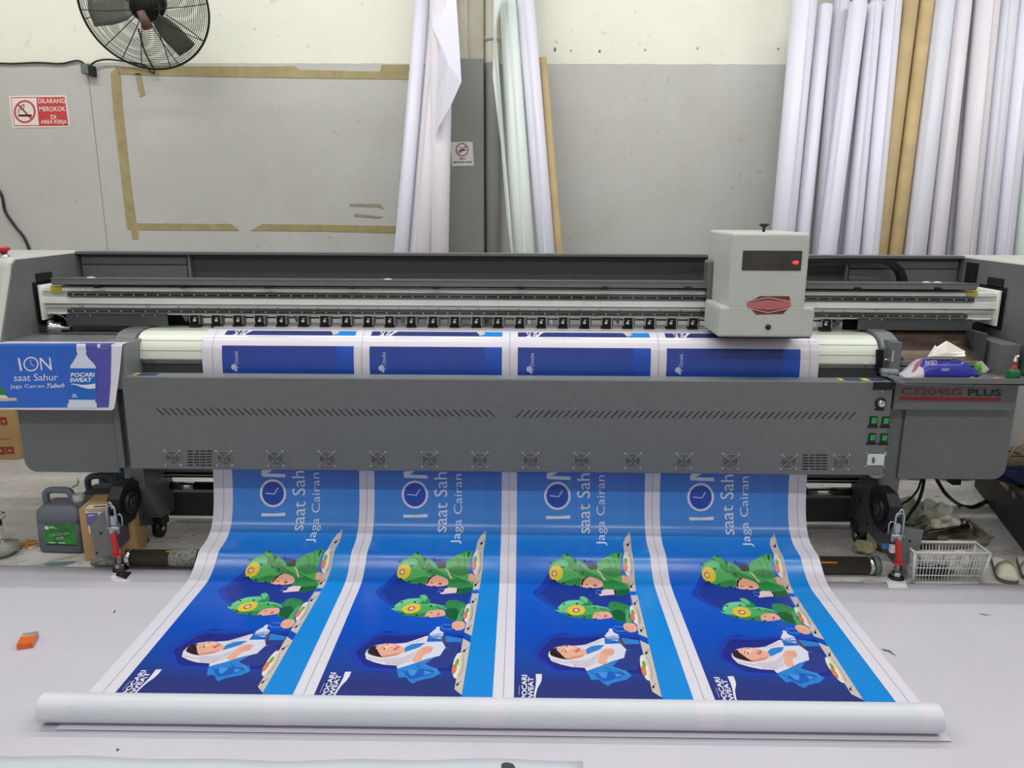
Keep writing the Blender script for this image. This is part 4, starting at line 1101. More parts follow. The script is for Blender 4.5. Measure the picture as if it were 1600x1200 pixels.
V0 = PX0 = s_inv(333, 742)[0]                    # left edge of the sheet
SW_, PITCHX, PW = 2.95, 0.7105, 0.635
PLx = [V0+0.096+PITCHX*i for i in range(4)]
S_TOP1 = s_inv(700, 542)[1]; S_END = cum[-1]-0.06
SA, SB_ = s_inv(700, 518.5)[1], s_inv(700, 525.5)[1]
def sv(y): return s_inv(900, y)[1]
smin, smax = S_TOP1, S_END
def vn(y): return (sv(y)-smin)/(smax-smin)
BGM = bg_material('print_blue_gradient', [(0.0, (50, 60, 138)), (0.03, (48, 80, 172)), (0.10, (40, 84, 186)), (vn(742), (56, 112, 204)), (vn(770), (66, 136, 222)), (vn(800), (72, 144, 226)), (vn(850), (34, 124, 216)), (vn(920), (22, 96, 206)), (vn(985), (18, 82, 196)), (vn(1035), (26, 72, 166)), (vn(1070), (44, 56, 128)), (1.0, (50, 54, 114))])  # printed blues, with some stops lightened to offset shade around the dryer panel
STM = bg_material('print_cyan_gradient', [(0.0, (40, 84, 190)), (0.10, (36, 88, 192)), (vn(742), (54, 108, 200)), (vn(770), (62, 130, 218)), (vn(800), (68, 140, 222)), (vn(850), (32, 128, 218)), (vn(900), (24, 140, 226)), (1.0, (26, 138, 220))])  # printed stripe blues, upper stops lightened likewise against shade
VN = mat('banner_vinyl', (226, 222, 232), 0.22, var=0.01, scale=3)
BAN = thing('printed_banner', (V0+SW_/2, 3.0, 0), 'glossy white banner with four blue printed panels, coming out of the printer onto the floor', 'banner')
step = 0.012
cuts = [step*i for i in range(int(cum[-1]/step)+1)]
SLAST = next(cum[i] for i in range(len(fine)) if fine[i][0] < 3.1)
cuts = [c for c in cuts if c < SLAST+0.02]+[SLAST+0.1*i for i in range(1, 12)]
def wrap(u, v, h):
    y, z, n_ = s_pos(v); return Vector((u, y, z))+n_*h
rows = []
ss = [0.0]+[c for c in cuts if c > 0]+[cum[-1]]
mb = MB()
for s_ in sorted(set(ss)):
    y, z, n_ = s_pos(s_); rows.append([Vector((V0+SW_*j/6, y, z)) for j in range(7)])
mb.grid(rows, VN); build('vinyl_sheet', mb, BAN)
rows2 = []

C = {k: flat('ink_'+k, v, 0.22) for k, v in dict(
    white=(228, 228, 238), arch=(30, 66, 176), archd=(34, 46, 136), archb=(26, 54, 150), navy=(44, 46, 104), dress=(46, 132, 214), dress2=(32, 96, 190), dressd=(48, 62, 140),
    hijab=(224, 220, 230), hijab2=(190, 184, 196), hair=(50, 30, 30), skin=(234, 176, 152), skin2=(214, 142, 116), lip=(190, 70, 80), dark=(46, 34, 34),
    green=(80, 174, 94), green2=(52, 138, 72), greend=(24, 96, 48), greenl=(106, 198, 136), shade=(58, 138, 76), shade2=(30, 110, 52), skinl=(244, 200, 180), hl2=(70, 150, 226), hij3=(206, 200, 214), yellow=(232, 200, 60), brown=(110, 60, 40), pink=(240, 200, 180), black=(34, 36, 44),
    table=(206, 194, 184), plate=(232, 228, 220), plated=(168, 152, 136), orange=(216, 122, 66), leaf=(120, 170, 60), bottle=(216, 222, 240), label=(34, 106, 198), glass=(120, 170, 230), cuff=(238, 208, 208),
    tint=(196, 204, 232), deep=(38, 82, 184), cut=(126, 124, 130), cyan=(28, 132, 216), hl=(92, 150, 228), hl_green=(120, 212, 150)).items()}

def make_panel():
    A = Art(s_inv, wrap, eps=0.00013, cuts=cuts)
    A.facing = lambda c: Vector((0, -0.6, 1))
    L = PLx[2]; Rr = L+PW
    A.clip = [((0, S_END, 0), (0, 1, 0)), ((Rr, 0, 0), (1, 0, 0)), ((L, 0, 0), (-1, 0, 0))]
    A.poly([(L, S_TOP1), (Rr, S_TOP1), (Rr, S_END), (L, S_END)], BGM, raw=True)
    # side stripe along the right edge of every panel (the foot of the advertisement)
    def P2(x, y): return (790+x/6, 900+y/6)
    def P3(x, y): return (800+x/7.273, 840+y/7.273)
    XS = s_inv(982, 745)[0]
    a = s_inv(988, 880); b = s_inv(*P3(1440, 640)); c = s_inv(*P2(1467, 1139)); e = s_inv(*P2(1340, 1000))
    A.poly([(XS, S_TOP1), (Rr, S_TOP1), (Rr, S_END), (c[0]+0.02, S_END), (c[0], c[1]), s_inv(*P2(1330, 600)), s_inv(*P3(1400, 620)), s_inv(983, 838), (XS, s_inv(983, 800)[1])], STM, raw=True)
    # arches behind the people
    q2 = lambda pts: [P2(*p) for p in pts]
    q3 = lambda pts: [P3(*p) for p in pts]
    A.poly(q2([(232, 736), (300, 640), (400, 560), (480, 537), (520, 548), (600, 535), (660, 556), (900, 540), (1250, 552), (1290, 740), (1330, 930), (900, 925), (480, 912), (420, 895), (330, 830)]), C['arch'])
    A.poly(q2([(300, 738), (350, 670), (420, 600), (490, 572), (660, 584), (900, 566), (1255, 580), (1290, 740), (1320, 920), (900, 900), (500, 880), (440, 858), (370, 800)]), C['archd'])
    A.poly(q3([(230, 625), (350, 500), (420, 380), (480, 300), (900, 260), (1330, 560), (1345, 780), (1100, 800), (520, 805), (400, 760), (300, 690)]), C['arch'])
    A.poly(q3([(318, 625), (420, 510), (520, 400), (900, 300), (1320, 560), (1345, 770), (1100, 780), (560, 790), (470, 755), (390, 700)]), C['archb'])
    # three table tops
    A.poly([(983.9, 831), (985.3, 842), (987.3, 860.6), (991.2, 895), (993.9, 924), (984.4, 924.5), (982.9, 917), (978, 880), (974.8, 860.6), (973.9, 848), (977, 840)], C['table'])
    A.poly(q3([(1350, 655), (1425, 655), (1540, 1140), (1440, 1100)]), C['table'])
    A.poly(q2([(1260, 605), (1345, 645), (1465, 1140), (1375, 1085)]), C['table'])
    def plate(cx, cy, rx, ry, rot):
        A.ell(cx+3.5, cy+0.5, rx*0.8, ry*0.9, C['plated'], rot); A.ell(cx, cy, rx, ry, C['plate'], rot)
        A.ell(cx+2, cy, rx*0.5, ry*0.78, C['plated'], rot); A.ell(cx+1.0, cy, rx*0.5, ry*0.76, C['plate'], rot)
        A.ell(cx-3.2, cy-ry*0.45, 2.6, ry*0.34, C['plate'], rot, jag=0.15); A.ell(cx-2.4, cy-ry*0.25, 2.6, ry*0.24, C['leaf'], rot, jag=0.2)
        A.ell(cx-2.8, cy+ry*0.25, 3.4, ry*0.36, C['orange'], rot, jag=0.14); A.ell(cx-2.6, cy+ry*0.3, 1.4, ry*0.15, C['skin2'], rot)
    # woman: dress, scarf, head, bottle, hands
    A.poly(q2([(755, 880), (770, 920), (810, 980), (850, 970), (880, 975), (920, 1010), (960, 1032), (1000, 1005), (1080, 985), (1130, 975), (1185, 935), (1150, 905), (1130, 885), (1230, 880), (1262, 830), (1255, 700), (1130, 690), (1000, 760), (880, 850), (820, 860)]), C['dress'])
    A.poly(q2([(840, 930), (900, 900), (1050, 900), (1120, 920), (1040, 960), (930, 990), (880, 960)]), C['dress2'], smooth=True)
    A.poly(q2([(1130, 700), (1250, 690), (1275, 740), (1262, 830), (1230, 880), (1110, 885), (1000, 850), (1060, 790)]), C['dressd'])
    A.line(q2([(800, 900), (860, 930), (880, 985)]), 1.2, C['dress2']); A.line(q2([(930, 860), (1010, 900), (1090, 960)]), 1.2, C['dress2']); A.line(q2([(990, 850), (1080, 880), (1150, 930)]), 1.0, C['hl'])
    A.poly(q2([(1060, 590), (1100, 580), (1250, 605), (1275, 690), (1130, 690), (1085, 640)]), C['dress'])
    A.poly(q2([(1100, 640), (1255, 640), (1275, 690), (1120, 690)]), C['dressd'])
    A.poly(q2([(405, 718), (400, 750), (430, 800), (520, 832), (620, 855), (740, 862), (760, 892), (880, 850), (1000, 800), (1110, 770), (1130, 690), (1080, 640), (990, 570), (900, 585), (830, 615), (750, 645), (700, 652), (640, 656), (560, 652), (480, 668), (430, 690)]), C['hijab'])
    A.line(q2([(640, 850), (760, 800), (870, 740), (920, 700)]), 1.6, C['hijab2']); A.line(q2([(740, 862), (850, 810), (950, 760)]), 1.2, C['hijab2']); A.line(q2([(440, 790), (560, 815), (700, 810)]), 1.2, C['hijab2'])
    A.poly(q2([(416, 715), (430, 690), (480, 676), (510, 690), (560, 760), (590, 785), (520, 778), (450, 758), (420, 740)]), C['hair'], smooth=True)
    A.poly(q2([(478, 690), (510, 665), (560, 656), (600, 660), (630, 655), (655, 668), (690, 672), (730, 690), (755, 705), (752, 735), (710, 762), (650, 775), (590, 785), (545, 760), (505, 720)]), C['skin'], smooth=True)
    A.poly(q2([(560, 775), (640, 760), (740, 738), (710, 763), (650, 777), (590, 786)]), C['skin2'])
    A.poly(q2([(520, 690), (560, 668), (620, 666), (650, 684), (600, 700), (545, 712)]), C['skinl'], smooth=True)
    A.poly(q2([(700, 660), (800, 640), (900, 600), (880, 622), (790, 655)]), C['hij3']); A.poly(q2([(600, 800), (740, 790), (880, 760), (800, 820), (740, 850), (640, 840)]), C['hij3'], smooth=True)
    A.poly(q2([(860, 900), (960, 905), (940, 960), (900, 950)]), C['hl2']); A.poly(q2([(1020, 910), (1100, 930), (1040, 950)]), C['hl2'])
    A.ell(790+561/6, 900+706/6, 1.7, 1.1, C['dark'], 1.2); A.line(q2([(530, 714), (535, 694), (552, 680)]), 0.9, C['dark'])
    A.ell(790+579/6, 900+665/6, 1.3, 0.6, C['dark'], 0.6); A.line(q2([(552, 662), (566, 656), (580, 657)]), 0.6, C['dark'])
    A.line(q2([(600, 690), (632, 688), (640, 700)]), 0.8, C['skin2']); A.poly(q2([(650, 712), (665, 690), (690, 680), (692, 700), (670, 716)]), C['lip'], smooth=True); A.line(q2([(664, 702), (684, 692)]), 1.0, C['white'])
    A.poly(q2([(752, 690), (800, 662), (860, 652), (925, 650), (885, 690), (830, 712), (762, 738)]), C['dress'], smooth=False)
    A.poly(q2([(970, 515), (965, 505), (985, 492), (1000, 500), (1010, 530), (1060, 555), (1072, 640), (1110, 720), (1090, 775), (1010, 790), (935, 690), (925, 570), (950, 535)]), C['bottle'])
    A.poly(q2([(925, 570), (1062, 560), (1085, 636), (932, 640)]), C['label'])
    A.text('POCARI', P2(945, 592), P2(1062, 588), P2(943, 568), C['white'], bold=0.03); A.poly(q2([(940, 602), (1060, 600), (1050, 612), (1000, 604)]), C['white'])
    A.poly(q2([(872, 822), (868, 790), (885, 740), (900, 700), (930, 685), (960, 680), (1000, 684), (1022, 692), (1018, 704), (1018, 726), (1000, 745), (965, 755), (945, 790), (962, 825), (900, 830)]), C['skin'])
    for k in range(3): A.line(q2([(930, 705+k*16), (970, 698+k*17), (1012, 706+k*15)]), 0.7, C['skin2'])
    A.poly(q2([(1066, 590), (1084, 585), (1125, 660), (1110, 670)]), C['brown'])
    plate(790+1312/6, 900+862/6, 7, 21, -0.28)
    # middle child in a green cap
    A.poly(q3([(1090, 790), (1105, 740), (1150, 727), (1220, 735), (1300, 762), (1345, 792), (1325, 830), (1310, 900), (1290, 965), (1230, 960), (1150, 930), (1125, 880), (1150, 835)]), C['green2'])
    A.poly(q3([(1140, 830), (1230, 820), (1300, 880), (1290, 960), (1210, 950), (1130, 890)]), C['greend'])
    A.poly(q3([(1300, 800), (1335, 840), (1325, 900), (1372, 970), (1300, 978), (1288, 900)]), C['green'])
    for k in range(3): A.line(q3([(1160+k*40, 740), (1185+k*40, 775)]), 0.7, C['greend'])
    A.poly(q3([(495, 830), (515, 815), (530, 785), (575, 742), (640, 716), (770, 708), (830, 730), (880, 765), (980, 775), (1090, 800), (1140, 838), (1100, 850), (960, 850), (925, 875), (920, 930), (820, 920), (700, 912), (620, 885), (540, 850)]), C['greenl'])
    A.poly(q3([(640, 790), (880, 790), (1090, 805), (1140, 838), (1100, 850), (960, 850), (925, 875), (920, 930), (820, 920), (700, 912), (620, 880)]), C['green'])
    A.poly(q3([(765, 688), (780, 672), (810, 668), (850, 690), (900, 730), (912, 768), (860, 780), (790, 768), (820, 745), (790, 715)]), C['green2'], smooth=True)
    A.poly(q3([(768, 688), (785, 674), (815, 672), (860, 700), (850, 745), (825, 735), (795, 712)]), C['greenl'], smooth=True)
    A.poly(q3([(560, 850), (700, 872), (830, 880), (925, 876), (920, 930), (820, 922), (700, 913), (620, 887)]), C['shade'], smooth=True)
    A.poly(q3([(545, 770), (640, 728), (760, 722), (700, 752), (600, 780), (548, 812)]), C['hl_green'], smooth=True)
    A.line(q3([(1000, 800), (1050, 830), (1120, 842)]), 1.2, C['shade2'])
    A.ell(800+728/7.273, 840+828/7.273, 13.6, 7.6, C['yellow'], n=32, jag=0.1); A.ell(800+730/7.273, 840+830/7.273, 5.6, 3.5, C['brown']); A.ell(800+731/7.273, 840+830/7.273, 4.0, 2.4, C['pink'])
    A.poly(q3([(920, 925), (920, 885), (960, 852), (1080, 842), (1125, 868), (1142, 905), (1100, 918), (1010, 930), (960, 932)]), C['skin'], smooth=True)
    A.line(q3([(965, 875), (985, 880)]), 1.0, C['dark']); A.line(q3([(930, 928), (970, 926)]), 1.4, C['dark']); A.poly(q3([(1045, 900), (1065, 878), (1080, 892), (1062, 912)]), C['lip']); A.line(q3([(1010, 900), (1020, 912)]), 0.8, C['skin2'])
    for (x, y, r_) in ((590, 758, .3), (740, 755, .8), (940, 800, .8), (650, 884, 0), (820, 908, 0), (520, 815, .5)): A.ell(800+x/7.273, 840+y/7.273, 2.6, 1.0, C['black'], r_, n=8)
    plate(800+1390/7.273, 840+880/7.273, 5.6, 15.5, -0.33)
    A.poly(q3([(1262, 1000), (1275, 980), (1300, 972), (1385, 978), (1408, 1000), (1422, 1030), (1420, 1058), (1395, 1075), (1340, 1080), (1320, 1062), (1290, 1058), (1272, 1035)]), C['skin'])
    for k in range(3): A.line(q3([(1290+k*32, 1010), (1305+k*32, 1060)]), 0.7, C['skin2'])
    A.line(q3([(1270, 1020), (1165, 1010), (1150, 1040), (1190, 1066), (1290, 1068)]), 0.7, C['glass'])
    # top child
    A.poly(q3([(965, 370), (975, 280), (1080, 215), (1210, 163), (1252, 178), (1235, 250), (1232, 360), (1245, 440), (1300, 500), (1335, 570), (1335, 640), (1250, 662), (1180, 660), (1180, 600), (1050, 592), (1020, 560), (1030, 500), (1000, 430)]), C['green'])
    A.poly(q3([(1030, 500), (1120, 480), (1260, 520), (1335, 570), (1335, 640), (1250, 662), (1180, 660), (1180, 600), (1050, 592), (1020, 560)]), C['green2'])
    A.poly(q3([(1185, 600), (1330, 585), (1335, 640), (1250, 662), (1185, 655)]), C['greend']); A.poly(q3([(1195, 180), (1222, 168), (1215, 260), (1200, 240)]), C['greend'])
    A.line(q3([(985, 380), (1040, 440), (1200, 510)]), 0.9, C['greend']); A.line(q3([(960, 375), (1000, 400), (1055, 485)]), 2.0, C['pink'])
    A.poly(q3([(425, 400), (430, 330), (470, 270), (540, 237), (620, 240), (700, 250), (760, 258), (830, 300), (880, 350), (960, 370), (1000, 420), (1045, 480), (1020, 505), (900, 450), (840, 448), (790, 490), (780, 545), (700, 548), (600, 538), (540, 515), (470, 485)]), C['green'])
    A.poly(q3([(470, 300), (560, 250), (680, 262), (760, 300), (700, 330), (560, 320), (480, 340)]), C['greenl'], smooth=True)
    A.poly(q3([(570, 215), (585, 190), (615, 185), (650, 200), (700, 245), (735, 280), (735, 330), (700, 362), (655, 345), (635, 310), (640, 280), (600, 250)]), C['green2'], smooth=True)
    A.poly(q3([(572, 213), (590, 192), (620, 190), (690, 250), (700, 290), (650, 275), (605, 248)]), C['green'], smooth=True)
    A.poly(q3([(600, 500), (700, 470), (790, 470), (785, 545), (700, 549), (600, 539), (540, 516)]), C['shade'], smooth=True)
    A.poly(q3([(760, 300), (860, 380), (980, 440), (1035, 480), (1018, 500), (900, 446), (800, 440), (740, 380)]), C['shade'], smooth=True)
    A.poly(q3([(1000, 380), (1100, 340), (1220, 360), (1235, 430), (1120, 450)]), C['shade'], smooth=True)
    A.line(q3([(1080, 240), (1120, 330), (1110, 430)]), 1.0, C['shade2']); A.line(q3([(1150, 200), (1180, 300), (1190, 400)]), 0.9, C['shade2'])
    A.poly(q3([(865, 320), (885, 292), (950, 288), (968, 335), (940, 365), (880, 362)]), C['black'], smooth=True)
    A.ell(800+500/7.273, 840+405/7.273, 10.3, 11.4, C['yellow'], n=32, jag=0.1); A.ell(800+480/7.273, 840+410/7.273, 4.2, 4.8, C['brown']); A.ell(800+481/7.273, 840+411/7.273, 3.0, 3.5, C['pink'])
    A.poly(q3([(780, 550), (790, 500), (820, 460), (860, 447), (940, 462), (1010, 495), (1034, 530), (1025, 560), (975, 575), (880, 578), (800, 565)]), C['skin'], smooth=True)
    A.poly(q3([(782, 535), (800, 480), (840, 448), (880, 447), (835, 470), (810, 510), (800, 560)]), C['dark']); A.line(q3([(830, 535), (862, 538)]), 1.1, C['dark']); A.line(q3([(870, 574), (905, 576)]), 1.0, C['dark'])
    A.poly(q3([(915, 550), (935, 530), (975, 545), (955, 562)]), C['lip'])
    for (x, y, r_) in ((575, 342, .1), (800, 398, 1.0), (590, 522, .5), (715, 545, .1), (435, 288, 0), (625, 198, .6), (825, 262, 1.3), (718, 370, .3), (722, 262, 1.2), (480, 488, .2)): A.ell(800+x/7.273, 840+y/7.273, 2.8, 1.2, C['black'], r_, n=8)
    A.poly(q3([(1020, 600), (1060, 588), (1150, 592), (1172, 620), (1170, 650), (1060, 658), (1000, 665), (985, 650), (1015, 640)]), C['cuff'])
    A.poly(q3([(1155, 596), (1178, 600), (1185, 650), (1168, 650)]), C['black']); A.line(q3([(1010, 605), (955, 600), (950, 640), (1000, 640)]), 0.7, C['glass'])
    plate(976.5+3.5, 840+300/7.273, 6.0, 19.5, -0.10)
    A.poly(q3([(1242, 440), (1270, 428), (1300, 440), (1330, 490), (1345, 520), (1320, 530), (1255, 512)]), C['skin'])
    for (x, y) in ((982, 850), (987, 915), (993, 942), (1003, 984), (1011, 1019), (1022, 1072)):
        A.line([(x-2.5, y+3), (x, y), (x+2.5, y-4)], 0.9, C['black']); A.ell(x-1.2, y+1.5, 1.9, 2.4, C['black'], n=8)
    # lettering, printed sideways
    W = C['white']
    A.poly([(853, 806), (853.5, 811), (891, 810.5), (891, 805), (872, 806.6)], W)
    A.ring(871, 774.8, 20.8, 22, 3.8, W); A.ell(871, 774.8, 17.2, 18.5, C['deep'], n=40)
    A.line([(859, 774.5), (873, 776), (879, 766)], 1.3, W)
    A.poly([(854, 744), (854.5, 748.5), (891.5, 750), (891.5, 744.6), (863, 743.6), (891.5, 727), (891.5, 718), (854, 718), (854, 722.5), (884, 722.8), (854, 740)], W)
    A.text('saat Sahur', (922, 833.5), (922, 711), (901.5, 833.5), W, bold=0.0); A.text('Jaga Cairan Tubuh', (949, 852.5), (949, 672), (932, 852.5), W, bold=-0.002)
    A.text('POCARI', (823.6, 1092), (823.6, 1054.5), (815, 1092), W, bold=0.03); A.text('SWEAT', (833.6, 1095), (833.6, 1058), (825, 1095), W, bold=0.03)
    A.poly(q2([(282, 920), (338, 918), (340, 960), (330, 1000), (300, 1050), (286, 1100), (276, 1160), (262, 1160), (266, 1100), (280, 1040), (286, 980)]), W)
    A.line([(811, 1086), (811.6, 1071)], 0.7, C['tint'])
    A.ell(827, 576.8, 4.6, 4.6, C['tint']); A.ell(830, 581, 2.0, 3.0, C['tint']); A.ell(833.3, 577.5, 1.0, 1.0, C['tint'])
    A.text('Otsuka', (834.5, 572.5), (834, 552), (828.5, 572.5), C['tint'])
    return A.build('printed_panel', BAN)
pan = make_panel()
panels = [pan]
# second row just leaving the print head
def make_strip():
    A = Art(s_inv, wrap, eps=0.00013, cuts=cuts); A.facing = lambda c: Vector((0, -0.6, 1))
    L = PLx[2]; Rr = L+PW
    A.clip = [((Rr, 0, 0), (1, 0, 0)), ((L, 0, 0), (-1, 0, 0)), ((0, SB_, 0), (0, 1, 0)), ((0, SA, 0), (0, -1, 0))]
    f = lambda x: L+PW*x
    N2 = flat('ink_night', (44, 56, 116), 0.22)
    sb = lambda t: SA+(SB_-SA)*t
    A.poly([(L, SA), (Rr, SA), (Rr, SB_), (L, SB_)], N2, raw=True)
    A.poly([(f(0.865), sb(0)), (Rr, sb(0)), (Rr, sb(1)), (f(0.82), sb(1))], C['cyan'], raw=True)
    A.poly([(f(0.80), sb(0)), (f(0.86), sb(0)), (f(0.87), sb(0.55)), (f(0.83), sb(0.9))], C['table'], raw=True)
    A.ell(0, 0, 0.001, 0.001, C['leaf'])
    A.poly([(f(0.17), sb(-0.1)), (f(0.20), sb(0)), (f(0.17), sb(0.6)), (f(0.15), sb(1.1)), (f(0.14), sb(1.1))], C['white'], raw=True)
    for k, s_ in enumerate(('POCARI', 'SWEAT')):
        vs, fs = text_mesh(s_, 0.03); A.layer += 1
        A.items.append(([(f(0.065+0.048*k)+0.022*b_, sb(1.0)-a_*0.14) for a_, b_ in vs], fs, C['white'], A.layer))
    A.items = [it for it in A.items if it[2] is not C['leaf']]
    # small print line between the two rows
    return A.build('printed_strip', BAN)
stp = make_strip()
A = Art(s_inv, wrap, eps=0.0004, cuts=cuts); A.facing = lambda c: Vector((0, -0.6, 1))
NOTE = flat('ink_note', (170, 168, 176), 0.3)
for k in range(11):
    x_ = PLx[2]+0.12+k*0.017; s0 = s_inv(900, 528.6)[1]; A.poly([(x_, s0), (x_+0.012+0.002*(k % 3), s0), (x_+0.012+0.002*(k % 3), s0+0.0035), (x_, s0+0.0035)], NOTE, raw=True, same=True)
note = A.build('note_line', BAN)
for base in (pan, stp, note):
    base_i = 2
    for i in (0, 1, 3):
        o = base.copy(); COL.objects.link(o); o.location = base.location+Vector(((i-2)*PITCHX, 0, 0)); panels.append(o)
for o in [x for x in COL.objects if x.name.startswith('printed_panel')]:
    me = o.data
    if 'flat' not in me.uv_layers:
        uvl = me.uv_layers.new(name='flat')
        # arc length of each vertex, from its (y, z)
        tab = [(fine[i][0], fine[i][1], cum[i]) for i in range(len(fine))]
        vs_ = []
        for v in me.vertices:
            y, z = v.co.y, v.co.z
            best = min(range(len(tab)-1), key=lambda i: (0 if True else 0)+((tab[i][0]+tab[i+1][0])/2-y)**2+((tab[i][1]+tab[i+1][1])/2-z)**2)
            a, b = tab[best], tab[best+1]; ey, ez = b[0]-a[0], b[1]-a[1]; t = ((y-a[0])*ey+(z-a[1])*ez)/(ey*ey+ez*ez)
            vs_.append(((a[2]+t*(b[2]-a[2]))-smin)/(smax-smin))
        for lp in me.loops: uvl.data[lp.index].uv = (me.vertices[lp.vertex_index].co.x, vs_[lp.vertex_index])
# cutting guide lines
for x_ in [V0+0.051]+[V0+0.096+PITCHX*i-0.0377 for i in (1, 2, 3)]+[V0+SW_-0.042]:
    A = Art(s_inv, wrap, eps=0.0004, cuts=cuts); A.facing = lambda c: Vector((0, -0.6, 1)); A.layer = 0
    A.poly([(x_-0.0009, SA), (x_+0.0009, SA), (x_+0.0009, S_END), (x_-0.0009, S_END)], C['cut'], raw=True); A.build('cutting_line', BAN)
# rolled-up front end
rc = Vector((0, 2.25, 0.0545)); rr = 0.0475
rx0 = PY(70, 1115, 2.25).x; rx1 = PY(1465, 1125, 2.25).x
RW = mat('roll_back_white', (214, 219, 226), 0.35, var=0.01, scale=2)
mb = MB(); n_ = 48; rows = []
xs = [rx0+(rx1-rx0)*k/12 for k in range(13)]
for x_ in xs: rows.append([Vector((x_, rc.y+rr*math.cos(2*math.pi*k/n_), rc.z+rr*math.sin(2*math.pi*k/n_))) for k in range(n_)])
mb.grid(rows, RW, closed_u=True)
for x_, sg in ((rx0, 1), (rx1, -1)):
    rings = [(rr, 0), (rr*0.96, 0), (rr*0.96, 0.004), (rr*0.90, 0.001), (rr*0.84, 0.004), (rr*0.80, 0.0), (rr*0.76, 0.05), (0.0001, 0.05)]
    mb.lathe((x_, rc.y, rc.z), rings, RW, n=48, axis=Vector((sg, 0, 0)), smooth=False)
rl_ = build('rolled_end', mb, BAN, weld=False)
VM = flat('show_through_white', (222, 220, 230), 0.35)
for (a, b) in ((rx0, PY(118, 1115, 2.25).x), (PY(418, 1115, 2.25).x, PY(455, 1115, 2.25).x), (PY(749, 1120, 2.25).x, PY(790, 1120, 2.25).x), (PY(1086, 1120, 2.25).x, PY(1124, 1120, 2.25).x), (PY(1428, 1125, 2.25).x, rx1)):
    mb = MB()
    for k in range(24):
        t0, t1 = R(60+k*10), R(70+k*10)
        P_ = lambda x_, t: (x_, rc.y-(rr+0.0004)*math.sin(t-R(60)+R(-20)), rc.z+(rr+0.0004)*math.cos(t-R(60)+R(-20)))
        mb.add([P_(a, t0), P_(b, t0), P_(b, t1), P_(a, t1)], [(0, 1, 2, 3)], VM, True)
    sub('show_through_band', mb, rl_)


# ------------------------------------------------------------------ floor sheets
SHEET = mat('floor_vinyl', (203, 200, 209), 0.42, var=0.025, scale=2.5, bump=0.05)
ye = PZ(60, 884, 0).y; ye2 = PZ(1560, 916, 0).y
nfr = 40
def sheet(name, yfar_l, yfar_r, ynear, z, label, m=SHEET, x0_=-2.9, x1_=2.9):
    rows = []
    for i in range(25):
        t = i/24; row = []
        for j in range(nfr+1):
            u = j/nfr; x_ = x0_+(x1_-x0_)*u; yf = yfar_l+(yfar_r-yfar_l)*u+0.006*math.sin(9*u)+0.004*math.sin(31*u)
            row.append(Vector((x_, yf+(ynear-yf)*t, z)))
        rows.append(row)
    mb = MB(); mb.grid(rows, m); o = build(name, mb, solid=0.0016); tag(o, label, 'sheet'); return o
sheet('floor_sheet', ye, ye2, 1.35, 0.0012, 'big white vinyl sheet covering the floor in front of the printer')
sheet('floor_sheet', PZ(60, 1186, 0).y, PZ(1500, 1199, 0).y, 1.3, 0.0035, 'pale bluish sheet edge at the very bottom left of the frame', mat('floor_vinyl_blue', (202, 208, 216), 0.42, var=0.02), -1.9, 0.2)
# foot pads, scraps and specks on the sheet
def scrap(name, pts, z, m, label, cat='scrap', group=None, th=0.0015):
    q = [PZ(x, y, z) for x, y in pts]; mb = MB(); mb.prism([(p.x, p.y) for p in q], z, z+th, m, 'z'); return tag(build(name, mb), label, cat, group)
scrap('foot_pad', [(180, 899), (186, 893), (206, 894), (197, 905)], 0.003, BLACK, 'small black pad on the white sheet under the left threaded foot', 'pad')
scrap('paper_scrap', [(172, 903), (180, 895), (184, 905), (205, 906), (198, 910), (178, 909)], 0.0025, flat('paper_white', (236, 236, 240)), 'white paper corner showing under the left black pad', 'paper')
scrap('paper_scrap', [(1385, 908), (1415, 909), (1418, 919), (1389, 919)], 0.0025, flat('paper_white2', (238, 238, 246)), 'white square paper under the right threaded foot', 'paper')
scrap('paper_scrap', [(1345, 907), (1360, 905), (1384, 914), (1385, 918), (1372, 912), (1352, 913)], 0.0025, flat('paper_dirty', (170, 168, 160)), 'crumpled dirty paper left of the right threaded foot', 'paper')
SPK = flat('speck_dark', (96, 92, 98)); SPR = flat('speck_red', (110, 80, 76))
scrap('ink_speck', [(181, 1172), (184, 1169.5), (187, 1171), (184, 1173.5), (182, 1173.5)], 0.0022, SPK, 'small dark round speck on the sheet in front of the white roll, left side', 'speck')
scrap('ink_speck', [(177, 957), (179.5, 953), (180.5, 955), (178.5, 958)], 0.0022, SPR, 'tiny brown speck on the sheet behind the orange pack', 'speck')
scrap('cut_thread', [(1377, 1014), (1383, 1015), (1390, 1016.5), (1400, 1025), (1394, 1022), (1388, 1018.5), (1381, 1017)], 0.0022, SPK, 'dark thread like scrap on the sheet right of the banner', 'scrap')
scrap('cut_thread', [(1530, 959), (1538, 960), (1548, 961.5), (1538, 961.3)], 0.0022, SPK, 'thin dark thread on the sheet far right', 'scrap')
mb = MB(); q = PZ(796, 1197, 0.01); pts = [PZ(x, y, 0.012) for x, y in ((783, 1196), (788, 1193.5), (796, 1194), (803, 1197), (806, 1203), (800, 1210), (786, 1208))]
mb.prism([(p.x, p.y) for p in pts], 0.004, 0.02, mat('black_rubber', (58, 64, 60), 0.6), 'z'); tag(build('rubber_scrap', mb, bevel=0.004), 'small black lump at the bottom edge of the frame near the centre', 'scrap')

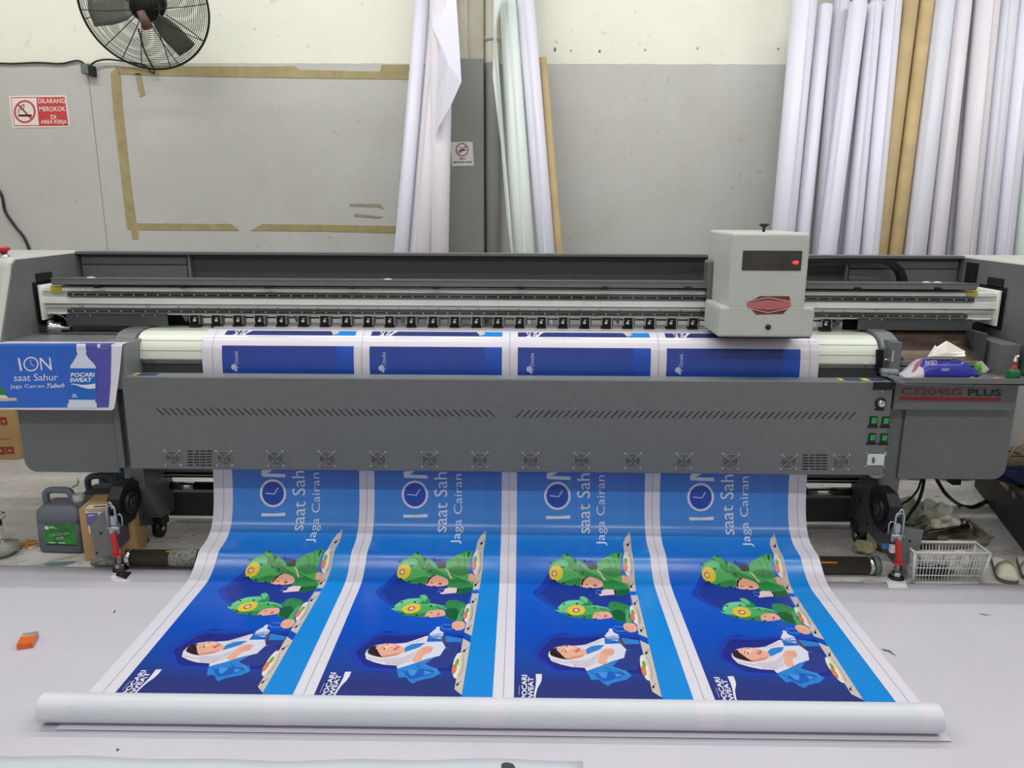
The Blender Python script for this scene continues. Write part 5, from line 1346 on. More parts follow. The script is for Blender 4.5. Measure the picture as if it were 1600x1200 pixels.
# ------------------------------------------------------------------ poster hanging on the left tray
PYF = 3.452
def pflat(px, py): p = PY(px, py, PYF); return (p.x, p.z)
def pwrap(u, v, h):
    # hangs down the front, bends back over the tray top
    z = v; zt = 1.0735
    if z > zt-0.006:
        d_ = z-(zt-0.006); return Vector((u, PYF+d_, zt+h+0.001))
    return Vector((u, PYF-h+0.010*max(0, (1.0-z))**1.0*0, z))
pl0 = PY(-190, 585, PYF).x; pr0 = PY(190, 560, PYF).x
zbot = PY(90, 641, PYF).z; ztopP = PY(90, 546, PYF).z
T = thing('poster', ((pl0+pr0)/2, PYF, zbot), 'blue printed poster with a white bottle draped over the left tray of the printer', 'poster')
Z_T = 1.0735
outl = [(pl0, zbot), (PY(175, 641, PYF).x, zbot+0.002), (PY(179, 636, PYF).x, zbot+0.015), (PY(186, 590, PYF).x, PY(186, 590, PYF).z), (PY(191.5, 545, PYF).x, Z_T-0.006), (PY(191.5, 545, PYF).x, Z_T+0.06), (pl0, Z_T+0.06)]
cutz = [Z_T-0.006, Z_T-0.003, Z_T]
A = Art(pflat, pwrap, eps=0.0006, cuts=cutz); A.layer = 0
A.facing = lambda c: Vector((0, -1, 0.6))
A.poly(outl, VN, raw=True)
def Pq(x, y): return (x/7.2727, 520+y/7.2727)
def plat(x, y): return (x/7.2727, 520+y/7.2727)
PBL = mat('poster_blue', (50, 104, 202), 0.2, var=0.12, scale=2.5); PPU = mat('poster_purple', (84, 84, 168), 0.2, var=0.1, scale=3)
A.poly([(-190, 547), (118, 532), (174, 531.5), (174, 560), (173, 600), (170, 636.5), (-190, 638)], PBL)
A.poly([(118, 530), (174, 530), (174, 560), (173, 600), (170, 636.5), (150, 636.7), (150, 600), (118, 545)], PPU)
A.poly([Pq(*p) for p in ((-40, 560), (0, 605), (50, 650), (75, 700), (60, 730), (-40, 740))], C['green2']); A.poly([Pq(*p) for p in ((-40, 715), (60, 720), (110, 740), (180, 735), (205, 770), (-40, 778))], C['table']); A.ell(*Pq(40, 725), 7, 2.6, C['plate'], 0.1)
q7 = lambda pts: [Pq(*p) for p in pts]
A.poly(q7([(870, 132), (972, 130), (980, 190), (985, 215), (975, 235), (1010, 290), (1060, 340), (1092, 385), (1095, 402), (800, 402), (805, 370), (840, 320), (885, 240), (872, 205)]), C['bottle'])
A.line(q7([(875, 185), (985, 188)]), 0.7, C['tint'])
A.poly(q7([(798, 402), (1095, 402), (1100, 758), (785, 758)]), C['label'])
A.poly(q7([(785, 758), (1088, 760), (1085, 780), (1104, 800), (1104, 850), (770, 852), (775, 800), (792, 790)]), C['bottle'])
A.text('POCARI', Pq(808, 500), Pq(1076, 497), Pq(812, 452), C['white'], bold=0.035); A.text('SWEAT', Pq(798, 560), Pq(1045, 556), Pq(800, 512), C['white'], bold=0.035)
A.poly(q7([(800, 582), (850, 576), (930, 590), (1000, 588), (1088, 574), (1088, 630), (1010, 636), (930, 616), (870, 592)]), C['white'])
A.text('2L', Pq(822, 730), Pq(888, 730), Pq(824, 692), C['white'], bold=0.02)
A.poly(q7([(203, 286), (226, 286), (255, 430), (232, 434)]), C['white'])
A.ring(48.8, 568.8, 11.8, 11.4, 2.1, C['white']); A.line(q7([(348, 305), (355, 355), (392, 378)]), 0.7, C['white'])
A.poly(q7([(450, 285), (472, 284), (566, 385), (560, 280), (575, 280), (594, 422), (578, 424), (470, 312), (484, 424), (468, 426)]), C['white'])
A.text('saat Sahur', Pq(162, 548), Pq(664, 540), Pq(160, 470), C['white']); A.text('Jaga Cairan', Pq(120, 640), Pq(510, 634), Pq(112, 588), C['white'])
A.text('Tubuh', Pq(532, 628), Pq(735, 620), Pq(534, 578), C['white'], bold=0.015, shear=0.3)
A.ell(*Pq(1125, 155), 2.6, 2.8, C['tint']); A.text('Otsuka', Pq(1150, 178), Pq(1232, 180), Pq(1150, 168), C['tint'])
A.line(q7([(60, 877), (210, 872)]), 0.4, C['cut']); 
A.build('poster_sheet', T, smooth=False)

# ================================================================== THINGS AROUND THE PRINTER
# take-up tube on the floor
TB = mat('tube_black_brown', (58, 54, 46), 0.35, var=0.15, scale=8); DUST = mat('dusty_foam', (128, 130, 124), 0.9, var=0.5, scale=70, bump=0.4)
ty, tz, tr_ = 3.388, 0.046, 0.0405
def tX(px, py=885): return PY(px, py, ty).x
t = thing('take_up_tube', (0, ty, 0), 'long dark take-up tube lying on the floor under the banner', 'tube')
mb = MB(); mb.cyl((tX(210), ty, tz), (tX(1358), ty, tz), tr_, m=TB, n=32); build('tube_body', mb, t)
for (a, b, r_) in ((200, 209, 0.043), (1355, 1363, 0.043)):
    mb = MB(); mb.cyl((tX(a), ty, tz), (tX(b), ty, tz), r_, m=CHROME, n=32); build('end_ring', mb, t)
mb = MB(); mb.cyl((tX(1363), ty, tz), (tX(1372), ty, tz), 0.044, m=mat('flange_green_grey', (96, 112, 104), 0.5), n=32); build('end_flange', mb, t)
mb = MB(); mb.cyl((tX(147), ty+0.0, 0.03), (tX(186), ty, 0.03), 0.026, m=DUST, n=20); mb.cyl((tX(186), ty, 0.035), (tX(202), ty, 0.035), 0.014, m=STEEL); build('dusty_spindle', mb, t)
mb = MB(); mb.cyl((tX(270), ty, tz+0.002), (tX(312), ty, tz+0.002), 0.0425, m=DUST, n=32); build('foam_sleeve', mb, t)
ORG = flat('orange_mark', (200, 120, 50), 0.5)
for (a, b, ang) in ((264, 272, 35), (1278, 1303, 0)):
    mb = MB(); c_, s_ = math.cos(R(40+ang)), math.sin(R(40+ang))
    mb.tube([(tX(a), ty-c_*(tr_+0.000), tz+s_*tr_), (tX(b), ty-c_*tr_, tz+s_*tr_)], 0.0045, ORG, 8); build('orange_mark', mb, t)

# carton boxes
CARD = mat('corrugated_card', (186, 152, 104), 0.8, var=0.06, scale=5); PRT = flat('print_dull_red', (150, 60, 54), 0.7)
def carton(name, px, py, w_, d_, h_, rz, label, m=CARD):
    p = PZ(px, py, 0); t = thing(name, (p.x, p.y, 0), label, 'box'); rot = Matrix.Rotation(rz, 4, 'Z')
    def L(name_, mb, **k):
        for i, v in enumerate(mb.v): mb.v[i] = tuple(p + rot @ Vector(v))
        return build(name_, mb, t, **k)
    mb = MB(); mb.box(0, w_, 0, d_, 0.001, h_, m); L('carton_body', mb, bevel=0.003)
    return t, L
t, L = carton('cardboard_box', 133, 877, 0.235, 0.20, 0.27, R(9), 'small brown cardboard box with a purple and white label, under the left bracket')
mb = MB(); LWH = flat('label_white', (226, 224, 214)); LPU = flat('label_purple', (112, 100, 164)); LYE = flat('label_yellow', (214, 206, 70))
mb.box(0.03, 0.20, -0.0012, 0, 0.205, 0.262, LWH); mb.box(0.03, 0.085, -0.0014, 0, 0.185, 0.25, LPU); mb.box(0.085, 0.11, -0.0015, 0, 0.205, 0.245, LYE); mb.box(0.035, 0.06, -0.0013, 0, 0.145, 0.185, LWH)
mb.box(0.04, 0.15, -0.0016, 0, 0.256, 0.259, flat('label_blackline', (60, 60, 60))); mb.box(0.04, 0.07, -0.0016, 0, 0.235, 0.24, LWH); mb.box(0.03, 0.2, 0.0, 0.05, 0.27, 0.2712, LWH); mb.box(0.06, 0.19, 0.015, 0.035, 0.2712, 0.2716, flat('label_greengrey', (90, 104, 84)))
L('shipping_label', mb)
p = PZ(-40, 718, 0)
t = thing('cardboard_box', (p.x, p.y, 0), 'tall brown carton with red handling symbols at the far left behind the printer', 'box')
x1_ = PZ(32, 718, 0).x; x0_ = x1_-0.5; y_ = PZ(20, 718, 0).y; zt_ = 0.42
mb = MB(); mb.box(x0_, x1_, y_, y_+0.24, 0.001, zt_, CARD); build('carton_body', mb, t, bevel=0.003)
mb = MB(); mb.box(x1_-0.03, x1_+0.001, y_-0.001, y_+0.2, zt_-0.002, zt_+0.002, CARD)
for (a, b, c_, d_) in ((1.3, 10, 652, 664), (-8, 7, 698, 710), (10, 21, 698, 709)):
    q = PY(a, d_, y_-0.001); r_ = PY(b, c_, y_-0.001)
    mb.box(q.x, r_.x, y_-0.0014, y_, q.z, r_.z, PRT); mb.box(q.x+(r_.x-q.x)*.3, q.x+(r_.x-q.x)*.7, y_-0.0018, y_, q.z+(r_.z-q.z)*.3, q.z+(r_.z-q.z)*.6, CARD)
q = PY(-30, 686, y_-0.001); r_ = PY(17, 685, y_-0.001); mb.box(q.x, r_.x, y_-0.0014, y_, q.z, q.z+0.003, PRT)
build('handling_marks', mb, t)

# jerry cans
def can(px, py, w_, d_, h_, rz, m, capm, label, green=False):
    p = PZ(px, py, 0); t = thing('jerry_can', (p.x, p.y, 0), label, 'can', 'plastic ink cans on the floor at the left'); rot = Matrix.Rotation(rz, 4, 'Z')
    def L(name_, mb, par=t, **k):
        mb.v = [tuple(p + rot @ Vector(v)) for v in mb.v]; return build(name_, mb, par, **k)
    hb = h_*0.78
    rows = []
    for (z, ix, iy) in ((0.001, 0.012, 0.012), (0.01, 0.0, 0.0), (hb*0.62, 0.0, 0.0), (hb*0.64, 0.003, 0.003), (hb*0.66, 0, 0), (hb*0.9, 0.004, 0.004), (hb, 0.03, 0.02), (hb+0.004, 0.06, 0.05)):
        rr_ = rrect(ix, w_-ix, iy, d_-iy, 0.02, 5); rows.append([Vector((a, b, z)) for a, b in rr_])
    mb = MB(); mb.grid(rows, m, closed_u=True); n_ = len(rows[0]); mb.add(rows[0], [tuple(range(n_))[::-1]], m); mb.add(rows[-1], [tuple(range(n_))], m)
    body = L('can_body', mb)
    mb = MB(); ym = d_/2
    mb.tube(catmull([(0.025, ym, hb-0.02), (0.022, ym, h_-0.035), (0.045, ym, h_-0.01), (0.10, ym, h_-0.006), (w_*0.62, ym, h_-0.008), (w_*0.70, ym, h_-0.03), (w_*0.74, ym, hb-0.01)], 6), 0.017, m, 12); L('handle', mb)
    mb = MB(); cx_ = w_*0.86
    mb.lathe((cx_, ym, hb-0.015), [(0.03, 0), (0.03, 0.02), (0.024, 0.03), (0.024, 0.04)], m)
    L('neck', mb)
    mb = MB(); mb.lathe((cx_, ym, hb+0.012), [(0.026, 0), (0.027, 0.03), (0.022, 0.034), (0.016, 0.030), (0.001, 0.028)], capm, n=24); L('cap', mb)
    if green:
        mb = MB(); GL = mat('can_label_green', (48, 140, 56), 0.4, var=0.45, scale=18); GD = flat('can_label_dark', (28, 62, 36)); W_ = flat('can_label_white', (225, 230, 225))
        lx0, lx1, lz0, lz1 = 0.045, 0.205, 0.045, 0.155
        mb.box(lx0, lx1, -0.0015, 0.003, lz0, lz1, GL); mb.box(lx0, lx1, -0.0017, 0.003, lz0, lz0+0.008, GD)
        mb.box(lx0+0.005, lx0+0.024, -0.0022, 0, lz1-0.026, lz1-0.008, W_); mb.box(lx0+0.029, lx0+0.055, -0.0022, 0, lz1-0.014, lz1-0.010, W_); mb.box(lx0+0.029, lx0+0.07, -0.0022, 0, lz1-0.019, lz1-0.017, W_)
        mb.box(lx0+0.015, lx0+0.05, -0.0022, 0, lz0+0.012, lz0+0.016, W_); mb.box(lx0+0.065, lx0+0.10, -0.0022, 0, lz0+0.012, lz0+0.017, W_)
        lab = L('can_label', mb)
        A = Art(lambda x, y: (x, y), lambda u, v, h: p+rot @ Vector((u, -0.0022-h, v)), eps=0.0004)
        A.text('ORIGINAL', (lx0+0.024, 0.088), (lx1-0.03, 0.106), (lx0+0.026, 0.103), GD, bold=0.05); A.text('ORIGINAL', (lx0+0.026, 0.090), (lx1-0.028, 0.108), (lx0+0.028, 0.103), W_, bold=-0.01)
        A.text('INK', (lx0+0.06, 0.077), (lx0+0.098, 0.083), (lx0+0.061, 0.089), W_)
        A.build('can_lettering', lab)
    return t
CANG = mat('can_grey', (104, 110, 120), 0.5, var=0.05, scale=12); CANB = mat('can_blue', (30, 84, 112), 0.45, var=0.08); CAPW = mat('cap_grey_white', (186, 190, 188), 0.45)
can(61, 864, 0.225, 0.15, 0.315, R(-3), CANG, CAPW, 'dark grey plastic jerry can with a bright green label, left of the cardboard box', green=True)
pz = PZ(128, 820, 0)
can(129, 838, 0.225, 0.15, 0.315, R(2), CANG, CANG, 'dark grey plastic jerry can standing behind the small cardboard box')
can(156, 785, 0.21, 0.14, 0.28, R(3), CANB, CANB, 'blue plastic jerry can, partly hidden behind the printer leg')
cable('ink_hose', [PY(*q_, 4.15) for q_ in ((152, 730), (160, 748), (172, 756), (182, 750), (184, 730))], 0.006, 'thin black hose hanging to the blue jerry can')

# glass flask at the left edge
GLS = mat('clear_glass', (250, 252, 248), 0.02, trans=1.0, var=0, ior=1.3); LIQ = mat('cloudy_water', (226, 228, 214), 0.3, var=0.02, trans=0.3)
p = PZ(2, 866, 0)
t = thing('glass_flask', (p.x, p.y, 0), 'clear round bellied bottle with a flared neck at the left edge', 'bottle')
mb = MB(); mb.lathe((p.x, p.y, 0.002), [(0.001, 0), (0.06, 0), (0.085, 0.02), (0.09, 0.045), (0.075, 0.075), (0.035, 0.10), (0.022, 0.13), (0.022, 0.175), (0.045, 0.195), (0.042, 0.21), (0.03, 0.215)], GLS, 36); build('flask_body', mb, t, solid=0.0012)
mb = MB(); mb.lathe((p.x, p.y, 0.005), [(0.001, 0), (0.056, 0), (0.079, 0.02), (0.083, 0.043), (0.001, 0.043)], LIQ, 36); build('liquid', mb, t)
mb = MB(); mb.lathe((p.x, p.y, 0.155), [(0.024, 0), (0.025, 0.012), (0.024, 0.024)], flat('band_dark_green', (36, 60, 50))); build('neck_band', mb, t)

# round patterned lid on the floor
p = PZ(40, 852, 0.004); t = thing('patterned_lid', (p.x, p.y, 0), 'round flat lid with an orange and yellow food pattern beside the flask', 'lid')
mb = MB(); mb.lathe((p.x, p.y, 0.001), [(0.001, 0), (0.068, 0), (0.068, 0.004), (0.001, 0.005)], flat('lid_cream', (220, 214, 190)), 36); build('lid_disc', mb, t)
A = Art(lambda x, y: (x, y), lambda u, v, h: Vector((u, v, 0.006+h)), eps=0.0004)
cols = [flat('lid_orange', (226, 140, 60)), flat('lid_yellow', (226, 200, 70)), flat('lid_red', (190, 80, 60)), flat('lid_green', (120, 130, 50)), flat('lid_dark', (90, 80, 50))]
rnd = random.Random(3)
A.ell(p.x-0.005, p.y+0.005, 0.05, 0.045, cols[0], jag=0.15)
for k in range(26):
    a_ = rnd.uniform(0, 6.28); r_ = rnd.uniform(0.01, 0.06); A.ell(p.x+r_*math.cos(a_), p.y+r_*math.sin(a_), rnd.uniform(0.004, 0.014), rnd.uniform(0.003, 0.008), rnd.choice(cols), a_, n=10, same=k % 3 != 0)
A.build('lid_print', t)
t_ = flat('ink_teal', (108, 130, 134), 0.3)
scrap('ink_puddle', [(62, 882), (80, 878.5), (100, 877.5), (116, 877), (118, 879), (100, 884), (78, 885)], 0.0005, t_, 'teal ink stain on the floor in front of the small carton', 'stain', th=0.0006)
scrap('paper_offcut', [(40, 884), (60, 881), (78, 876), (104, 870), (125, 867), (110, 872), (85, 877), (60, 884)], 0.0008, flat('offcut_grey', (168, 168, 162)), 'thin curled offcut strip near the teal ink stain', 'scrap', th=0.001)
scrap('paper_scrap', [(112, 760), (120, 757), (121, 746), (124, 752), (122, 759), (112, 763)], 0.001, flat('scrap_olive', (130, 132, 110)), 'small olive scrap on the floor behind the grey jerry can', 'scrap')

# orange pack on the sheet
pts = [PZ(x, y, 0.0) for x, y in ((34.5, 1015), (52, 1012.5), (65, 992), (48, 994.5))]
a = pts[0]; ux = (pts[1]-pts[0]); uy = (pts[3]-pts[0])
ux = ux.normalized(); uyn = Vector((-ux.y, ux.x, 0))
ln = 0.088; wd = 0.055
b0 = PZ(34, 1015, 0.0); ang = math.atan2(ux.y, ux.x)
dirL = (PZ(63, 990, 0)-PZ(52, 1012, 0)).normalized(); dirW = Vector((dirL.y, -dirL.x, 0))
base = PZ(52, 1013, 0.0)
def pk(u, v, z): return base - dirW*(wd*(1-u))+dirL*(ln*v)+Vector((0, 0, z+0.003))
t = thing('cigarette_pack', tuple(base), 'orange and grey crushed looking cigarette pack lying on the white sheet at left', 'pack')
def pbox(v0, v1, m):
    mb = MB(); vs = [pk(0, v0, 0), pk(1, v0, 0), pk(1, v1, 0), pk(0, v1, 0), pk(0, v0, 0.023), pk(1, v0, 0.023), pk(1, v1, 0.023), pk(0, v1, 0.023)]
    mb.add(vs, [(0, 3, 2, 1), (4, 5, 6, 7), (0, 1, 5, 4), (1, 2, 6, 5), (2, 3, 7, 6), (3, 0, 4, 7)], m); return mb
OR = mat('pack_orange', (226, 104, 36), 0.25, var=0.15, scale=40, stretch=(1, 4, 1)); PG = mat('pack_grey', (158, 150, 146), 0.3, var=0.25, scale=50)
build('pack_body', pbox(0, 0.72, OR), t, bevel=0.001); build('pack_lid', pbox(0.722, 1.0, PG), t, bevel=0.001)
mb = MB(); mb.add([pk(0.08, 0.60, 0.0234), pk(0.95, 0.60, 0.0234), pk(0.95, 0.72, 0.0234), pk(0.08, 0.72, 0.0234)], [(0, 1, 2, 3)], flat('pack_peach', (222, 150, 110))); build('pack_band', mb, t)

# ------------------------------------------------------------------ right side: tray items
TZ = tz0+0.0085
# tissue pack
p0 = PY(1419, 588, 3.42); xw = PY(1531, 588, 3.42).x-p0.x
t = thing('tissue_pack', (p0.x+xw/2, 3.47, TZ), 'blue and white soft tissue pack with a tissue pulled up, on the right tray', 'tissue pack')
BLU = mat('pack_royal_blue', (52, 52, 158), 0.25, var=0.12, scale=10); WPK = mat('pack_white_film', (214, 206, 216), 0.25, var=0.06, scale=14); PKP = flat('pack_pink', (206, 130, 146), 0.3)
def tz_top(u): return 0.0+0.085*min(1, (u/0.30))*(1-max(0, (u-0.78))/0.22*0.45) if u > 0.02 else 0.012
import math as _m
def loaf(u0, u1, m, name, nu=14, lift=0.0):
    rows = []
    for i in range(nu+1):
        u = u0+(u1-u0)*i/nu; x_ = p0.x+xw*u; h = tz_top(u)+lift; rg = rnd.uniform(-0.002, 0.002)
        dpt = 0.05+0.045*min(1, u/0.2)*min(1, (1-u)/0.1+0.6)
        prof = [(0.0, 0.0), (-dpt*0.98, 0.0), (-dpt, h*0.35), (-dpt*0.97+rg, h*0.62), (-dpt*0.80, h*0.92), (-dpt*0.45, h+rg), (0.0, h), (dpt*0.5, h*0.95), (dpt*0.8, h*0.5), (dpt*0.85, 0)]
        rows.append([Vector((x_, 3.50+yy*0.92, TZ+0.001+zz)) for yy, zz in prof])
    mb = MB(); mb.grid(rows, m, closed_u=True); n_ = len(rows[0]); mb.add(rows[0], [tuple(range(n_))], m); mb.add(rows[-1], [tuple(range(n_))[::-1]], m); return build(name, mb, t)
loaf(0.0, 1.0, WPK, 'film_wrap')
rows = []
for i in range(17):
    u = 0.21+0.77*i/16; x_ = p0.x+xw*u; h = tz_top(u)+0.0012; dpt = 0.0515+0.045*min(1, u/0.2)*min(1, (1-u)/0.1+0.6)
    zb0 = 0.020+0.012*(1 if u > 0.85 else 0)
    prof = [(-dpt*1.0-0.001, zb0), (-dpt*1.0-0.0015, h*0.38), (-dpt*0.97-0.0015, h*0.64), (-dpt*0.80-0.001, h*0.94), (-dpt*0.45, h+0.001), (0.0, h+0.001)]
    rows.append([Vector((x_, 3.50+yy*0.92, TZ+0.001+zz)) for yy, zz in prof])
mb = MB(); mb.grid(rows, BLU); bl = build('blue_band', mb, t)
YF = 3.50-0.0955*0.92-0.004
A = Art(lambda x, y: (PY(1400+x/8, 530+y/8, YF).x, PY(1400+x/8, 530+y/8, YF).z), lambda u, v, h: (u, YF-h, v), eps=0.0004)
A.text('PASEO', (368, 328), (515, 322), (366, 268), C['white'], bold=0.01); A.text('PASEO', (570, 398), (662, 394), (572, 366), C['white'], bold=0.01); A.ell(830, 298, 14, 13, C['tint'])
A.line([(670, 255), (760, 275), (850, 250)], 5, C['hl']); A.line([(690, 320), (800, 300), (850, 302)], 4, C['hl'])
A.build('pack_lettering', t)
mb = MB()
for (pts, m_) in (([(1424, 583), (1430, 568), (1440, 560), (1441, 566), (1430, 580)], PKP),):
    q = [PY(x, y, 3.405) for x, y in pts]; mb.add(q, [tuple(range(len(q)))], m_)
build('pink_film_corner', mb, t, solid=0.001)
TIS = mat('tissue_paper', (226, 224, 214), 0.9, var=0.02)
mb = MB()
V_ = {k: PY(x, y, Y) for k, (x, y, Y) in dict(a=(1449, 558, 3.47), b=(1461, 539, 3.50), c=(1464, 542, 3.47), d=(1478, 533, 3.50), e=(1481, 533.5, 3.48), f=(1508, 549, 3.48), g=(1507, 553, 3.45), h=(1509, 553.5, 3.42), i=(1508, 557, 3.42), j=(1488, 557, 3.44), k=(1479, 551, 3.44), l=(1466, 545, 3.45), m=(1456, 557, 3.43)).items()}
mb.add([V_[k] for k in 'abcdefghijklm'], [(0, 1, 2, 11, 12), (2, 3, 4, 10, 11), (4, 5, 6, 9, 10), (6, 7, 8, 9), (12, 11, 10, 9)], TIS)
build('pulled_tissue', mb, t, solid=0.001)
# small green bottle, peanut, green hand pump bottle
p = PZ(1526, 587, TZ); p = Vector((PY(1526, 585, 3.46).x, 3.46, TZ))
t = thing('small_bottle', tuple(p), 'small bottle with a bright green cap beside the tissue pack', 'bottle')
LG = flat('cap_lime', (90, 170, 50)); 
mb = MB(); mb.lathe(p, [(0.001, 0), (0.017, 0), (0.018, 0.012), (0.018, 0.02)], WPK, 20); build('bottle_base', mb, t)
mb = MB(); mb.lathe(p, [(0.0185, 0.018), (0.0175, 0.055), (0.014, 0.06)], mat('label_green_leafy', (80, 140, 50), 0.4, var=0.4, scale=60), 20); build('bottle_label', mb, t)
mb = MB(); mb.lathe(p, [(0.0145, 0.058), (0.0145, 0.078), (0.001, 0.079)], LG, 20); build('bottle_cap', mb, t)
mb = MB(); q = [PY(x, y, 3.56) for x, y in ((1528, 566), (1534, 564), (1545, 576), (1544, 579), (1530, 580))]; mb.add(q, [(0, 1, 2, 3, 4)], PLATE); tag(build('plastic_scraper', mb, solid=0.003), 'pale plastic scraper blade standing behind the small green capped bottle', 'scraper')
mb = MB(); q = PY(1558, 586, 3.42); 
pr_ = [(0.001, 0), (0.008, 0.004), (0.011, 0.012), (0.008, 0.02), (0.010, 0.03), (0.007, 0.04), (0.001, 0.044)]
mb.lathe((q.x-0.02, 3.42, TZ+0.012), pr_, mat('peanut_shell', (172, 118, 92), 0.7, var=0.2, scale=60), 14, axis=Vector((1, 0.1, 0))); mb.lathe((q.x-0.045, 3.43, TZ+0.006), [(0.001, 0), (0.005, 0.004), (0.005, 0.02), (0.001, 0.024)], TIS, 10, axis=Vector((1, -0.2, 0))); tag(build('peanut', mb), 'brown peanut like lump lying on the right tray', 'nut')
p = Vector((PY(1582.5, 588, 3.44).x, 3.44, TZ))
t = thing('pump_bottle', tuple(p), 'green bottle with dark red collar and white nozzle, right end of the tray', 'bottle')
mb = MB(); mb.lathe(p, [(0.001, 0), (0.027, 0), (0.028, 0.004), (0.028, 0.045), (0.024, 0.054), (0.012, 0.057)], mat('bottle_green', (28, 104, 64), 0.3, var=0.05), 28); build('bottle_body', mb, t)
mb = MB(); mb.lathe(p, [(0.016, 0.054), (0.015, 0.064), (0.010, 0.068), (0.008, 0.085), (0.009, 0.09)], mat('collar_dark_red', (146, 48, 40), 0.4), 20); build('pump_collar', mb, t)
mb = MB(); mb.lathe(p, [(0.0065, 0.088), (0.0065, 0.10), (0.004, 0.105), (0.004, 0.115)], SW, 14); mb.tube([p+Vector((0.002, 0, 0.112)), p+Vector((0.012, -0.004, 0.117))], 0.005, SW, 8); build('pump_nozzle', mb, t)
mb = MB(); mb.box(p.x+0.004, p.x+0.016, 3.4105, 3.4135, TZ+0.004, TZ+0.016, flat('pale_sticker', (150, 180, 160))); build('price_sticker', mb, t)

# ------------------------------------------------------------------ right side: on the floor
# plastic bag
rb = random.Random(11)
def lump(name, c, rad, m, label, cat, seed=0, amp=0.25, n=22, extra=None):
    rg = random.Random(seed); ph = [(rg.uniform(2, 7), rg.uniform(0, 6.28), rg.uniform(2, 6), rg.uniform(0, 6.28)) for _ in range(6)]
    rows = []
    for i in range(n+1):
        th = math.pi*i/n; row = []
        for j in range(2*n):
            f_ = 2*math.pi*j/(2*n); k = 1.0
            for a_, b_, c2, d_ in ph: k += amp/6*1.6*math.sin(round(a_)*f_+b_)*math.sin(c2*th+d_)
            x_ = rad[0]*math.sin(th)*math.cos(f_)*k; y_ = rad[1]*math.sin(th)*math.sin(f_)*k; z_ = rad[2]*math.cos(th)*(k if th < 1.5 else 1)
            row.append(Vector((c[0]+x_, c[1]+y_, max(0.002, c[2]+z_))))
        rows.append(row)
    mb = MB(); mb.grid(rows, m, closed_u=True)
    if name is None: return mb
    return tag(build(name, mb), label, cat)
BAGM = mat('bag_film', (232, 233, 214), 0.25, var=0.10, scale=22, bump=1.0); BAGG = mat('bag_film_grey', (206, 210, 204), 0.25, var=0.15, scale=22, bump=1.0)
p = PZ(1462, 836, 0)
t = thing('plastic_bag', (p.x, p.y, 0), 'crumpled pale yellowish plastic bag with green print behind the steel tray', 'bag')
c1 = PZ(1466, 818, 0.03); mb = lump(None, (c1.x, c1.y+0.02, 0.06), (0.095, 0.10, 0.075), BAGM, '', '', 4, 0.5); build('bag_front', mb, t)
c1 = PZ(1428, 815, 0.03); mb = lump(None, (c1.x, c1.y+0.06, 0.06), (0.08, 0.08, 0.07), BAGG, '', '', 5, 0.5); build('bag_back', mb, t)
mb = MB(); q = [PZ(x, y, 0.09) for x, y in ((1428, 814), (1446, 802), (1447, 806), (1432, 818))]; mb.add(q, [(0, 1, 2, 3)], flat('bag_green', (30, 110, 50))); build('green_strip', mb, t, solid=0.001)
# steel tray
CH2 = mat('stainless_steel', (176, 170, 152), 0.22, metal=0.85, var=0.3, scale=6)
tp = [PZ(x, y, 0.055) for x, y in ((1430, 822), (1500, 811), (1512, 811), (1520, 817), (1545, 835), (1543, 842), (1435, 848))]
p = PZ(1490, 848, 0)
t = thing('steel_tray', (p.x, p.y, 0), 'shallow stainless steel tray with rounded corners behind the white basket', 'tray')
cx_ = sum(q.x for q in tp)/7; cy_ = sum(q.y for q in tp)/7; out = catmull([(q.x, q.y) for q in tp], 5, True)
rows = []
for (k, z_) in ((0.80, 0.004), (0.86, 0.006), (0.95, 0.05), (0.97, 0.056), (1.0, 0.057), (1.01, 0.053)):
    rows.append([Vector((cx_+(a_-cx_)*k, cy_+(b_-cy_)*k, z_)) for a_, b_ in out])
mb = MB(); mb.grid(rows, CH2, closed_u=True); mb.add(rows[0], [tuple(range(len(rows[0])))], CH2); build('tray_shell', mb, t, solid=0.0015)
mb = MB(); a = PZ(1447, 836, 0.03); b = PZ(1512, 824, 0.03); mb.tube([a+Vector((0, 0, 0.01)), b+Vector((0, 0, 0.01))], 0.013, mat('bar_dark_steel', (80, 74, 66), 0.25, metal=0.8), 12); o = build('metal_bar', mb); tag(o, 'dark steel bar lying across the stainless tray', 'bar')
a = PY(1440, 838, 3.60); b = PY(1460, 838, 3.60)
mb = MB(); mb.pipe((a.x-0.05, 3.60, 0.09), (b.x, 3.60, 0.085), 0.033, 0.033, mat('tube_end_brown', (56, 48, 44), 0.5), 0.9); o = build('short_tube', mb); tag(o, 'dark brown tube end poking out behind the right bracket plate', 'tube')
mb = MB(); mb.cyl((a.x-0.05, 3.60, 0.0), (a.x-0.05, 3.60, 0.06), 0.03, m=GREY_D); o = build('tube_stand', mb); tag(o, 'short dark stand under the brown tube end', 'stand')
# white paper lying in front of the tray
scrap('paper_scrap', [(1482, 843), (1520, 845), (1517, 853), (1470, 853)], 0.003, flat('paper_white3', (226, 224, 226)), 'white paper sheet lying between the steel tray and the basket', 'paper', th=0.002)
